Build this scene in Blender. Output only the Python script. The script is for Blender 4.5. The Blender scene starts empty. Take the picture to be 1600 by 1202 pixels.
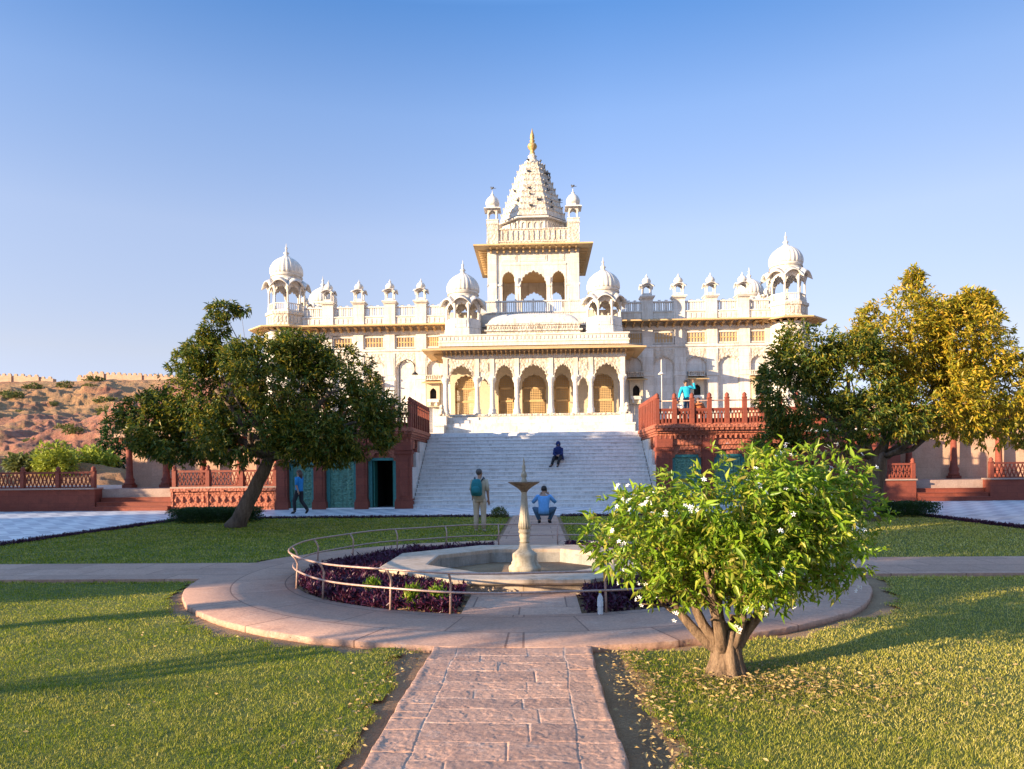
import bpy, math, random
import numpy as np
from mathutils import Matrix, Vector, Quaternion

# ------------------------------------------------------------------ camera, world, sun, exposure
R = math.radians
SC = bpy.context.scene
COL = SC.collection
YAW, ROLL = R(2.15), R(0.6)
SUN_DIR = Vector((0.866, 0.5, 0)).normalized()      # horizontal direction the shadows fall
SUN_EL = R(10.5)
EXPOSURE = 1.86
SKY_STRENGTH = 0.14
SUN_STRENGTH = 3.7

cam = bpy.data.cameras.new('camera'); cam_o = bpy.data.objects.new('camera', cam); COL.objects.link(cam_o)
cam.sensor_fit = 'HORIZONTAL'; cam.sensor_width = 36.0; cam.lens = 1120.0 / 1600.0 * 36.0
cam.shift_x = 0.0; cam.shift_y = 134.0 / 1600.0
cam.clip_start = 0.05; cam.clip_end = 5000
cam_o.matrix_world = Matrix.Translation((0.24, 0, 1.6)) @ Matrix.Rotation(YAW, 4, 'Z') @ Matrix.Rotation(R(90), 4, 'X') @ Matrix.Rotation(-ROLL, 4, 'Z')
SC.camera = cam_o

world = bpy.data.worlds.new("World"); SC.world = world; world.use_nodes = True
wn = world.node_tree.nodes; wl = world.node_tree.links
bg = wn['Background']
sky = wn.new('ShaderNodeTexSky'); sky.sky_type = 'NISHITA'; sky.sun_disc = False
sky.sun_elevation = SUN_EL
# azimuth of the sun itself (clockwise from +Y)
sky.sun_rotation = math.atan2(-SUN_DIR.x, -SUN_DIR.y)
sky.altitude = 200; sky.air_density = 1.0; sky.dust_density = 0.0; sky.ozone_density = 4.0
# sky tint by height above the horizon; zenith brightened as added fill light
_tc = wn.new('ShaderNodeTexCoord'); _sx = wn.new('ShaderNodeSeparateXYZ'); wl.new(_tc.outputs['Generated'], _sx.inputs[0])
_rp = wn.new('ShaderNodeValToRGB')
_st = [(0.0, (1.25, .98, 1.30)), (.04, (1.46, 1.15, 1.48)), (.152, (2.9, 1.58, 1.27)), (.306, (3.75, 2.12, 1.66)), (.44, (3.0, 2.12, 1.92)), (.545, (1.6, 1.72, 1.9)), (.62, (5.7, 4.6, 3.9)), (1.0, (6.6, 5.3, 4.4))]
while len(_rp.color_ramp.elements) > 1: _rp.color_ramp.elements.remove(_rp.color_ramp.elements[-1])
for _i, (_p, _c) in enumerate(_st):
    _e = _rp.color_ramp.elements[0] if _i == 0 else _rp.color_ramp.elements.new(_p)
    _e.position = _p; _e.color = tuple(v / 6.6 for v in _c) + (1,)
wl.new(_sx.outputs[2], _rp.inputs[0])
_v1 = wn.new('ShaderNodeVectorMath'); _v1.operation = 'MULTIPLY'; wl.new(sky.outputs[0], _v1.inputs[0]); wl.new(_rp.outputs[0], _v1.inputs[1])
_v2 = wn.new('ShaderNodeVectorMath'); _v2.operation = 'SCALE'; wl.new(_v1.outputs[0], _v2.inputs[0]); _v2.inputs['Scale'].default_value = 6.6 / 1.8 * .69
_mr = wn.new('ShaderNodeMapRange'); wl.new(_sx.outputs[0], _mr.inputs[0]); _mr.inputs[1].default_value = .08; _mr.inputs[2].default_value = .6; _mr.inputs[3].default_value = 1.0; _mr.inputs[4].default_value = .70
_v3 = wn.new('ShaderNodeVectorMath'); _v3.operation = 'SCALE'; wl.new(_v2.outputs[0], _v3.inputs[0]); wl.new(_mr.outputs[0], _v3.inputs['Scale'])
wl.new(_v3.outputs[0], bg.inputs[0]); bg.inputs[1].default_value = SKY_STRENGTH

sl = bpy.data.lights.new('sun', 'SUN'); sl.energy = SUN_STRENGTH; sl.angle = R(0.35); sl.color = (1.0, 0.77, 0.50)
sun_o = bpy.data.objects.new('sun', sl); COL.objects.link(sun_o)
d = Vector((SUN_DIR.x * math.cos(SUN_EL), SUN_DIR.y * math.cos(SUN_EL), -math.sin(SUN_EL)))
sun_o.rotation_euler = d.to_track_quat('-Z', 'Y').to_euler()
sun_o.location = (-60, -35, 20)

SC.view_settings.view_transform = 'Standard'; SC.view_settings.look = 'None'
SC.view_settings.gamma = 1; SC.view_settings.exposure = EXPOSURE
SC.view_settings.use_curve_mapping = False
SC.render.engine = 'CYCLES'
SC.cycles.max_bounces = 6; SC.cycles.diffuse_bounces = 4; SC.cycles.transparent_max_bounces = 8

rnd = random.Random(7)
NR = np.random.RandomState(11)
PI = math.pi

# ------------------------------------------------------------------ noise
_T = np.random.RandomState(3).rand(256, 256)
def vnoise(x, y):
    x = np.asarray(x, float); y = np.asarray(y, float)
    xi = np.floor(x).astype(int); yi = np.floor(y).astype(int)
    fx = x - xi; fy = y - yi
    fx = fx * fx * (3 - 2 * fx); fy = fy * fy * (3 - 2 * fy)
    a = _T[xi & 255, yi & 255]; b = _T[(xi + 1) & 255, yi & 255]
    c = _T[xi & 255, (yi + 1) & 255]; d_ = _T[(xi + 1) & 255, (yi + 1) & 255]
    return (a * (1 - fx) + b * fx) * (1 - fy) + (c * (1 - fx) + d_ * fx) * fy
def fbm(x, y, o=4):
    s = 0; a = .5; t = 0
    for i in range(o):
        s = s + a * vnoise(x * 2 ** i + 17 * i, y * 2 ** i + 31 * i); t += a; a *= .5
    return s / t

# ------------------------------------------------------------------ materials
def lin(h):
    return tuple(h) if len(h) == 4 else tuple(h) + (1,)
def newmat(name):
    m = bpy.data.materials.new(name); m.use_nodes = True
    return m, m.node_tree.nodes, m.node_tree.links, m.node_tree.nodes['Principled BSDF']
def ramp(n, l, src, stops):
    r = n.new('ShaderNodeValToRGB')
    while len(r.color_ramp.elements) > 1: r.color_ramp.elements.remove(r.color_ramp.elements[-1])
    r.color_ramp.elements[0].position = stops[0][0]; r.color_ramp.elements[0].color = lin(stops[0][1])
    for p, c in stops[1:]:
        e = r.color_ramp.elements.new(p); e.color = lin(c)
    l.new(src, r.inputs[0]); return r
def noise(n, l, scale, detail=5, rough=.6, vec=None, w=0):
    t = n.new('ShaderNodeTexNoise'); t.inputs['Scale'].default_value = scale; t.inputs['Detail'].default_value = detail
    t.inputs['Roughness'].default_value = rough
    if vec: l.new(vec, t.inputs['Vector'])
    return t
def pos(n):
    return n.new('ShaderNodeNewGeometry').outputs['Position']
def mapping(n, l, src, scale=(1, 1, 1), rot=(0, 0, 0)):
    m = n.new('ShaderNodeMapping'); m.inputs['Scale'].default_value = scale; m.inputs['Rotation'].default_value = rot
    l.new(src, m.inputs['Vector']); return m.outputs[0]
def mixc(n, l, fac, a, b, mode='MIX'):
    m = n.new('ShaderNodeMix'); m.data_type = 'RGBA'; m.blend_type = mode
    if isinstance(fac, float): m.inputs[0].default_value = fac
    else: l.new(fac, m.inputs[0])
    for k, v in ((6, a), (7, b)):
        if isinstance(v, tuple): m.inputs[k].default_value = lin(v)
        else: l.new(v, m.inputs[k])
    return m.outputs[2]
def bump(n, l, h, bs, strength=.3, dist=.02, prev=None):
    b = n.new('ShaderNodeBump'); b.inputs['Strength'].default_value = strength; b.inputs['Distance'].default_value = dist
    l.new(h, b.inputs['Height'])
    if prev: l.new(prev, b.inputs['Normal'])
    if bs: l.new(b.outputs[0], bs.inputs['Normal'])
    return b.outputs[0]

def stone(name, c1, c2, c3=None, scale=1.5, fine=18, rough=.75, bs=.3, bd=.02, streak=None, joint=None, carve=0.0):
    """weathered stone: large patches, fine grain, optional vertical streaks, block joints, carved relief"""
    m, n, l, b = newmat(name)
    p = pos(n)
    big = noise(n, l, scale, 6, .65, p)
    base = ramp(n, l, big.outputs[0], [(.3, c1), (.55, c2), (.75, c3 or c1)]).outputs[0]
    fn = noise(n, l, fine, 5, .7, p)
    g = ramp(n, l, fn.outputs[0], [(.3, (.78, .78, .78)), (.7, (1.12, 1.12, 1.12))]).outputs[0]
    base = mixc(n, l, .8, base, g, 'MULTIPLY')
    if streak:
        sp = mapping(n, l, p, (3.0, 3.0, .35))
        st = noise(n, l, 1.6, 6, .7, sp)
        f = ramp(n, l, st.outputs[0], [(.48, (0, 0, 0)), (.72, (.85, .85, .85))]).outputs[0]
        base = mixc(n, l, f, base, streak)
    nb = bump(n, l, fn.outputs[0], b, bs, bd)
    if carve:
        v = n.new('ShaderNodeTexVoronoi'); v.inputs['Scale'].default_value = carve; l.new(p, v.inputs['Vector'])
        nb = bump(n, l, v.outputs['Distance'], b, .9, .05, nb)
        dk = ramp(n, l, v.outputs['Distance'], [(.1, (1, 1, 1)), (.75, (.82, .78, .74))]).outputs[0]
        base = mixc(n, l, .7, base, dk, 'MULTIPLY')
    if joint:
        w, h, jc = joint
        # combine x+y so joints run on both wall directions
        sx = n.new('ShaderNodeSeparateXYZ'); l.new(p, sx.inputs[0])
        ad = n.new('ShaderNodeMath'); ad.operation = 'ADD'; l.new(sx.outputs[0], ad.inputs[0]); l.new(sx.outputs[1], ad.inputs[1])
        cb = n.new('ShaderNodeCombineXYZ'); l.new(ad.outputs[0], cb.inputs[0]); l.new(sx.outputs[2], cb.inputs[1])
        br = n.new('ShaderNodeTexBrick'); l.new(cb.outputs[0], br.inputs['Vector'])
        br.inputs['Scale'].default_value = 1; br.inputs['Brick Width'].default_value = w; br.inputs['Row Height'].default_value = h
        br.inputs['Mortar Size'].default_value = .006; br.inputs['Mortar Smooth'].default_value = .3
        br.inputs['Color1'].default_value = (1, 1, 1, 1); br.inputs['Color2'].default_value = (.86, .85, .84, 1)
        br.inputs['Mortar'].default_value = lin(jc)
        base = mixc(n, l, 1.0, base, br.outputs[0], 'MULTIPLY')
    l.new(base, b.inputs['Base Color']); b.inputs['Roughness'].default_value = rough
    return m
def plain(name, c, rough=.6, metal=0, var=.12, sc=12):
    m, n, l, b = newmat(name)
    t = noise(n, l, sc, 4, .6, pos(n))
    lo = tuple(x * (1 - var) for x in c); hi = tuple(min(1, x * (1 + var)) for x in c)
    l.new(ramp(n, l, t.outputs[0], [(.3, lo), (.7, hi)]).outputs[0], b.inputs['Base Color'])
    b.inputs['Roughness'].default_value = rough; b.inputs['Metallic'].default_value = metal
    return m
def leafmat(name, cols, trans=.35, rough=.45, patch=None):
    m, n, l, b = newmat(name)
    g = n.new('ShaderNodeNewGeometry')
    r = ramp(n, l, g.outputs['Random Per Island'], [(i / max(1, len(cols) - 1), c) for i, c in enumerate(cols)])
    c = r.outputs[0]
    if patch:
        t = noise(n, l, patch[0], 3, .6, g.outputs['Position'])
        f = ramp(n, l, t.outputs[0], [(.42, (0, 0, 0)), (.62, (1, 1, 1))]).outputs[0]
        c = mixc(n, l, f, c, patch[1]) if isinstance(patch[1], tuple) else c
    l.new(c, b.inputs['Base Color']); b.inputs['Roughness'].default_value = rough
    b.inputs['Specular IOR Level'].default_value = .35
    tr = n.new('ShaderNodeBsdfTranslucent'); l.new(c, tr.inputs[0])
    mx = n.new('ShaderNodeMixShader'); mx.inputs[0].default_value = trans
    l.new(b.outputs[0], mx.inputs[1]); l.new(tr.outputs[0], mx.inputs[2])
    l.new(mx.outputs[0], n['Material Output'].inputs['Surface'])
    return m

M = {}
M['marble'] = stone('marble', (.68, .63, .56), (.75, .71, .66), (.60, .54, .46), .7, 22, .55, .12, .01, streak=(.46, .38, .29), joint=(1.1, .42, (.72, .66, .6)))
M['marble_carved'] = stone('marble_carved', (.62, .55, .46), (.68, .62, .54), (.52, .43, .33), 1.4, 26, .6, .2, .01, streak=(.38, .28, .18), carve=7)
M['marble_dome'] = stone('marble_dome', (.66, .60, .52), (.72, .67, .60), (.56, .51, .44), 1.3, 20, .5, .1, .01, streak=(.34, .29, .24))
M['soffit'] = stone('bounce_toned_marble', (.56, .35, .15), (.62, .42, .20), (.48, .28, .11), 1.2, 20, .7, .2, .01)  # warm bounced sunlight put into the marble's colour
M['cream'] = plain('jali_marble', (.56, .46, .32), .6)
M['gold'] = plain('gilded_copper', (.50, .32, .12), .5, .4, .35)
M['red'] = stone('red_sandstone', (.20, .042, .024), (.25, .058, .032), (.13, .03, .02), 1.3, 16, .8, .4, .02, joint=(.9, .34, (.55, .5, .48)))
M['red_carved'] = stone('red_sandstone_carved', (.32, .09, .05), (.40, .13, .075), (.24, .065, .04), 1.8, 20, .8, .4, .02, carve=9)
M['tan'] = stone('tan_sandstone', (.50, .30, .20), (.56, .36, .25), (.44, .25, .17), .9, 14, .85, .3, .02, joint=(1.3, .5, (.8, .76, .7)))
M['coping'] = stone('pale_coping', (.30, .20, .16), (.38, .27, .22), None, 2, 16, .8)
M['green'] = plain('green_paint', (.04, .20, .16), .5, var=.25)
M['green_carved'] = stone('green_paint_worn', (.09, .24, .17), (.16, .36, .27), (.06, .16, .13), 2.5, 30, .6, .3, .01, streak=(.05, .10, .08), carve=10)
M['teal'] = plain('teal_frame_paint', (.045, .21, .20), .5, var=.2)
M['dark'] = plain('interior_shade', (.02, .016, .014), .9)  # near-black colour stands in for shade indoors
M['black'] = plain('black_cloth', (.015, .015, .018), .8)
M['rail'] = plain('pipe_paint', (.42, .27, .22), .4, .2, .25, 30)
def barkmat(name, c1, c2, c3, sc):
    m, n, l, b = newmat(name)
    p = pos(n); v = mapping(n, l, p, (1, 1, .16)); t = noise(n, l, sc, 8, .75, v); f = noise(n, l, sc * 3, 6, .8, p)
    c = ramp(n, l, t.outputs[0], [(.34, c3), (.48, c1), (.66, c2)]).outputs[0]
    g = ramp(n, l, f.outputs[0], [(.3, (.6, .6, .6)), (.7, (1.25, 1.25, 1.25))]).outputs[0]
    l.new(mixc(n, l, .8, c, g, 'MULTIPLY'), b.inputs['Base Color']); b.inputs['Roughness'].default_value = .9
    nb = bump(n, l, f.outputs[0], None, .5, .01); bump(n, l, t.outputs[0], b, 1.0, .06, nb)
    return m
M['bark'] = barkmat('bark', (.15, .10, .07), (.24, .17, .12), (.05, .035, .025), 9)
M['bark_pale'] = barkmat('bush_bark', (.24, .15, .09), (.40, .27, .17), (.06, .035, .02), 16)
M['fountain'] = stone('fountain_stone', (.34, .28, .20), (.44, .38, .28), (.22, .18, .12), 5, 40, .7, .4, .006, streak=(.14, .10, .05))
M['bowl'] = stone('bowl_stone', (.16, .11, .07), (.28, .21, .14), (.07, .045, .03), 9, 50, .6, .5, .006, streak=(.06, .04, .03))
M['basin'] = stone('basin_marble', (.44, .33, .24), (.54, .42, .32), (.33, .23, .15), 2.6, 30, .7, .3, .006, streak=(.28, .19, .11), joint=(.9, .5, (.5, .45, .4)))
M['basin_in'] = stone('basin_inside', (.26, .24, .21), (.34, .31, .27), (.17, .16, .15), 3, 30, .7, .3, .006, streak=(.12, .11, .09))
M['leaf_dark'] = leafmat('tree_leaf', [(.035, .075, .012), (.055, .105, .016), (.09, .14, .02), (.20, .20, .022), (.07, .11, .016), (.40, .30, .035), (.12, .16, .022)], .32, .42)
M['leaf_sunlit'] = leafmat('tree_leaf_sunlit', [(.12, .15, .015), (.28, .27, .02), (.46, .36, .028), (.60, .40, .035), (.18, .20, .02), (.76, .44, .06)], .38, .42)  # golden sunlight put into the leaf colour of the right tree's lit half
M['leaf_bush'] = leafmat('bush_leaf', [(.12, .24, .016), (.22, .36, .025), (.32, .46, .03), (.16, .28, .03), (.46, .52, .06), (.34, .28, .06), (.24, .38, .03)], .45, .35)
M['leaf_hedge'] = leafmat('hedge_leaf', [(.02, .055, .012), (.035, .08, .016), (.05, .10, .02)], .25, .5)
M['leaf_purple'] = leafmat('purple_leaf', [(.035, .008, .022), (.06, .012, .035), (.10, .02, .06), (.05, .012, .02)], .2, .4)
M['leaf_scrub'] = leafmat('scrub_leaf', [(.10, .12, .03), (.14, .16, .04), (.18, .19, .05)], .3, .6)
M['leaf_lime'] = leafmat('lime_leaf', [(.28, .33, .04), (.36, .40, .05), (.24, .30, .04)], .4, .6)
M['petal'] = plain('white_petal', (.85, .85, .84), .5, var=.03)
M['dry_leaf'] = leafmat('dry_leaf', [(.38, .26, .10), (.50, .36, .15), (.30, .18, .08), (.55, .42, .18)], .2, .6)
M['skin'] = plain('skin', (.36, .20, .13), .55, var=.06)
M['hair'] = plain('dark_hair', (.02, .015, .012), .6)
M['hair_brown'] = plain('brown_hair', (.09, .035, .02), .6)
M['hair_grey'] = plain('grey_hair', (.07, .06, .055), .6)

def grassmat():
    m, n, l, b = newmat('grass_blades')
    g = n.new('ShaderNodeNewGeometry')
    r = ramp(n, l, g.outputs['Random Per Island'], [(0, (.08, .14, .004)), (.4, (.17, .24, .008)), (.7, (.28, .32, .012)), (1, (.48, .42, .06))])
    t = noise(n, l, 1.3, 8, .78, g.outputs['Position'])
    sx = n.new('ShaderNodeSeparateXYZ'); l.new(g.outputs['Position'], sx.inputs[0])
    mr = n.new('ShaderNodeMapRange'); l.new(sx.outputs[0], mr.inputs[0]); mr.inputs[1].default_value = 1.2; mr.inputs[2].default_value = 4.5; mr.inputs[3].default_value = 0; mr.inputs[4].default_value = .38
    ad = n.new('ShaderNodeMath'); ad.operation = 'ADD'; l.new(t.outputs[0], ad.inputs[0]); l.new(mr.outputs[0], ad.inputs[1])
    f = ramp(n, l, ad.outputs[0], [(.44, (.05, .05, .05)), (.68, (.85, .85, .85))]).outputs[0]
    dry = ramp(n, l, g.outputs['Random Per Island'], [(0, (.28, .27, .02)), (.5, (.54, .46, .09)), (1, (.74, .62, .24))]).outputs[0]
    c = mixc(n, l, f, r.outputs[0], dry)
    l.new(c, b.inputs['Base Color']); b.inputs['Roughness'].default_value = .6; b.inputs['Specular IOR Level'].default_value = .2
    tr = n.new('ShaderNodeBsdfTranslucent'); l.new(c, tr.inputs[0])
    mx = n.new('ShaderNodeMixShader'); mx.inputs[0].default_value = .35
    l.new(b.outputs[0], mx.inputs[1]); l.new(tr.outputs[0], mx.inputs[2]); l.new(mx.outputs[0], n['Material Output'].inputs['Surface'])
    return m
M['grass'] = grassmat()
def lawnmat():
    m, n, l, b = newmat('lawn_turf')
    p = pos(n); t = noise(n, l, 1.1, 6, .7, p); f = noise(n, l, 60, 4, .7, p)
    c = ramp(n, l, t.outputs[0], [(.3, (.06, .085, .006)), (.6, (.13, .14, .012)), (.8, (.30, .25, .07))]).outputs[0]
    g = ramp(n, l, f.outputs[0], [(.3, (.5, .5, .5)), (.7, (1.4, 1.4, 1.3))]).outputs[0]
    l.new(mixc(n, l, 1.0, c, g, 'MULTIPLY'), b.inputs['Base Color']); b.inputs['Roughness'].default_value = .9
    bump(n, l, f.outputs[0], b, .8, .02)
    return m
M['lawn'] = lawnmat()
def soilmat():
    m, n, l, b = newmat('soil')
    p = pos(n); t = noise(n, l, 1.5, 6, .7, p); f = noise(n, l, 45, 6, .75, p)
    c = ramp(n, l, t.outputs[0], [(.3, (.26, .14, .07)), (.6, (.40, .24, .13)), (.8, (.20, .11, .06))]).outputs[0]
    g = ramp(n, l, f.outputs[0], [(.3, (.55, .55, .55)), (.7, (1.25, 1.25, 1.2))]).outputs[0]
    l.new(mixc(n, l, 1.0, c, g, 'MULTIPLY'), b.inputs['Base Color']); b.inputs['Roughness'].default_value = .95
    bump(n, l, f.outputs[0], b, .9, .03)
    return m
M['soil'] = soilmat()
def pathmat(name, joints):
    m, n, l, b = newmat(name)
    p = pos(n); t = noise(n, l, 1.3, 6, .7, p); f = noise(n, l, 30, 7, .75, p)
    c = ramp(n, l, t.outputs[0], [(.28, (.42, .235, .165)), (.5, (.55, .33, .235)), (.72, (.46, .275, .20))]).outputs[0]
    g = ramp(n, l, f.outputs[0], [(.28, (.55, .52, .50)), (.7, (1.2, 1.18, 1.15))]).outputs[0]
    c = mixc(n, l, .9, c, g, 'MULTIPLY')
    s2 = noise(n, l, 5, 6, .8, p)
    st = ramp(n, l, s2.outputs[0], [(.52, (0, 0, 0)), (.75, (.6, .6, .6))]).outputs[0]
    c = mixc(n, l, st, c, (.24, .14, .11))
    s3 = noise(n, l, 2.2, 8, .85, mapping(n, l, p, (1, 1.7, 1)))
    st3 = ramp(n, l, s3.outputs[0], [(.56, (0, 0, 0)), (.62, (.5, .5, .5))]).outputs[0]
    c = mixc(n, l, st3, c, (.60, .43, .34))
    nb = bump(n, l, f.outputs[0], b, .5, .012)
    if joints == 'ring':
        # polar coordinates round the fountain: radial joints and one concentric joint
        sx = n.new('ShaderNodeSeparateXYZ'); l.new(p, sx.inputs[0])
        sy = n.new('ShaderNodeMath'); sy.operation = 'SUBTRACT'; l.new(sx.outputs[1], sy.inputs[0]); sy.inputs[1].default_value = 11.45
        an = n.new('ShaderNodeMath'); an.operation = 'ARCTAN2'; l.new(sx.outputs[0], an.inputs[0]); l.new(sy.outputs[0], an.inputs[1])
        am = n.new('ShaderNodeMath'); am.operation = 'MULTIPLY'; l.new(an.outputs[0], am.inputs[0]); am.inputs[1].default_value = 4.2
        cb = n.new('ShaderNodeCombineXYZ'); l.new(am.outputs[0], cb.inputs[0])
        vl = n.new('ShaderNodeVectorMath'); vl.operation = 'LENGTH'
        c2 = n.new('ShaderNodeCombineXYZ'); l.new(sx.outputs[0], c2.inputs[0]); l.new(sy.outputs[0], c2.inputs[1]); l.new(c2.outputs[0], vl.inputs[0])
        l.new(vl.outputs['Value'], cb.inputs[1])
        br = n.new('ShaderNodeTexBrick'); l.new(cb.outputs[0], br.inputs['Vector'])
        br.inputs['Scale'].default_value = 1; br.inputs['Brick Width'].default_value = 1.25; br.inputs['Row Height'].default_value = .73
    elif joints == 'slab':
        br = n.new('ShaderNodeTexBrick'); l.new(p, br.inputs['Vector'])
        br.inputs['Scale'].default_value = 1; br.inputs['Brick Width'].default_value = 1.1; br.inputs['Row Height'].default_value = .7
    if joints:
        br.inputs['Mortar Size'].default_value = .011; br.inputs['Mortar Smooth'].default_value = .25
        br.inputs['Color1'].default_value = (1, 1, 1, 1); br.inputs['Color2'].default_value = (.80, .78, .78, 1); br.inputs['Mortar'].default_value = (.45, .40, .38, 1)
        c = mixc(n, l, 1.0, c, br.outputs[0], 'MULTIPLY')
        bump(n, l, br.outputs['Fac'], b, -.4, .01, nb)
    else:
        a1 = n.new('ShaderNodeAttribute'); a1.attribute_name = 'tone'; a2 = n.new('ShaderNodeAttribute'); a2.attribute_name = 'joint'
        c = mixc(n, l, 1.0, c, ramp(n, l, a1.outputs['Fac'], [(0, (.72, .70, .72)), (.5, (.95, .93, .92)), (1, (1.18, 1.12, 1.06))]).outputs[0], 'MULTIPLY')
        c = mixc(n, l, ramp(n, l, a2.outputs['Fac'], [(0, (0, 0, 0)), (.9, (.6, .6, .6))]).outputs[0], c, (.52, .38, .30))
    l.new(c, b.inputs['Base Color']); b.inputs['Roughness'].default_value = .75
    return m
M['path'] = pathmat('path_sandstone', None); M['path_ring'] = pathmat('path_ring_sandstone', 'ring'); M['path_slab'] = pathmat('path_slab_sandstone', 'slab')
def courtmat():
    """pale marble court laid in grey and white slanting bands"""
    m, n, l, b = newmat('court_marble')
    p = pos(n)
    sx = n.new('ShaderNodeSeparateXYZ'); l.new(p, sx.inputs[0])
    def math_(op, a, c_):
        q = n.new('ShaderNodeMath'); q.operation = op
        for i, v in enumerate((a, c_)):
            if v is None: continue
            if isinstance(v, (int, float)): q.inputs[i].default_value = v
            else: l.new(v, q.inputs[i])
        return q.outputs[0]
    pp = math_('PINGPONG', sx.outputs[1], .8)
    s = math_('ADD', sx.outputs[0], math_('MULTIPLY', pp, .9))
    s = math_('FRACT', math_('MULTIPLY', s, 1.15), None)
    band = ramp(n, l, s, [(.0, (.66, .65, .65)), (.48, (.66, .65, .65)), (.52, (.42, .42, .46)), (.97, (.42, .42, .46)), (1.0, (.66, .65, .65))]).outputs[0]
    t = noise(n, l, 3, 6, .7, p)
    g = ramp(n, l, t.outputs[0], [(.3, (.8, .8, .8)), (.7, (1.12, 1.12, 1.12))]).outputs[0]
    l.new(mixc(n, l, 1.0, band, g, 'MULTIPLY'), b.inputs['Base Color']); b.inputs['Roughness'].default_value = .45
    return m
M['court'] = courtmat()
def stepmat():
    m, n, l, b = newmat('step_marble')
    p = pos(n)
    v = mapping(n, l, p, (1.0, 6.0, 6.0)); t = noise(n, l, 1.6, 8, .75, v)
    c = ramp(n, l, t.outputs[0], [(.25, (.66, .63, .61)), (.5, (.84, .82, .80)), (.75, (.90, .88, .87))]).outputs[0]
    sx = n.new('ShaderNodeSeparateXYZ'); l.new(p, sx.inputs[0])
    cb = n.new('ShaderNodeCombineXYZ'); l.new(sx.outputs[0], cb.inputs[0]); l.new(sx.outputs[2], cb.inputs[1])
    br = n.new('ShaderNodeTexBrick'); l.new(cb.outputs[0], br.inputs['Vector'])
    br.inputs['Scale'].default_value = 1; br.inputs['Brick Width'].default_value = 1.3; br.inputs['Row Height'].default_value = .173
    br.inputs['Mortar Size'].default_value = .005
    br.inputs['Color1'].default_value = (1, 1, 1, 1); br.inputs['Color2'].default_value = (.80, .80, .82, 1); br.inputs['Mortar'].default_value = (.6, .58, .56, 1)
    l.new(mixc(n, l, 1.0, c, br.outputs[0], 'MULTIPLY'), b.inputs['Base Color']); b.inputs['Roughness'].default_value = .5
    return m
M['step'] = stepmat()
def hillmat():
    m, n, l, b = newmat('hill_rock')
    p = pos(n)
    t = noise(n, l, .045, 8, .7, p); f = noise(n, l, .6, 8, .75, p); f2 = noise(n, l, .16, 7, .8, p)
    sand = ramp(n, l, t.outputs[0], [(.3, (.34, .155, .07)), (.5, (.42, .23, .10)), (.65, (.28, .10, .055))]).outputs[0]
    rock = ramp(n, l, f.outputs[0], [(.32, (.13, .05, .03)), (.5, (.38, .15, .09)), (.68, (.48, .23, .14))]).outputs[0]
    sx = n.new('ShaderNodeAttribute'); sx.attribute_name = 'rock'
    ad = n.new('ShaderNodeMath'); ad.operation = 'ADD'; l.new(sx.outputs['Fac'], ad.inputs[0])
    sb = n.new('ShaderNodeMath'); sb.operation = 'MULTIPLY_ADD'; l.new(f2.outputs[0], sb.inputs[0]); sb.inputs[1].default_value = 1.6; sb.inputs[2].default_value = -.8
    l.new(sb.outputs[0], ad.inputs[1])
    fr = ramp(n, l, ad.outputs[0], [(.25, (0, 0, 0)), (.42, (1, 1, 1))]).outputs[0]
    c = mixc(n, l, fr, sand, rock)
    gn = noise(n, l, .35, 8, .8, p)
    gf = ramp(n, l, gn.outputs[0], [(.52, (0, 0, 0)), (.66, (.75, .75, .75))]).outputs[0]
    c = mixc(n, l, gf, c, (.17, .15, .06))
    l.new(c, b.inputs['Base Color']); b.inputs['Roughness'].default_value = .95
    bump(n, l, f.outputs[0], b, 1.0, 1.2)
    return m
M['hill'] = hillmat()
M['riser'] = stone('riser_marble', (.70, .68, .67), (.82, .80, .79), (.58, .56, .55), 1.2, 12, .6, .2, .01, streak=(.45, .43, .41))
def watermat():
    m, n, l, b = newmat('pool_water')
    b.inputs['Base Color'].default_value = (.02, .03, .025, 1); b.inputs['Roughness'].default_value = .04
    b.inputs['Specular IOR Level'].default_value = .6
    t = noise(n, l, 14, 3, .5, pos(n)); bump(n, l, t.outputs[0], b, .15, .02)
    return m
M['water'] = watermat()
def glassy(name, c, alpha=.25):
    m, n, l, b = newmat(name)
    b.inputs['Base Color'].default_value = lin(c); b.inputs['Roughness'].default_value = .08
    b.inputs['Alpha'].default_value = alpha
    return m
M['bottle'] = glassy('clear_plastic', (.85, .9, .95), .45)
M['spray'] = plain('water_drops', (.85, .88, .9), .1, var=.02)

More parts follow.
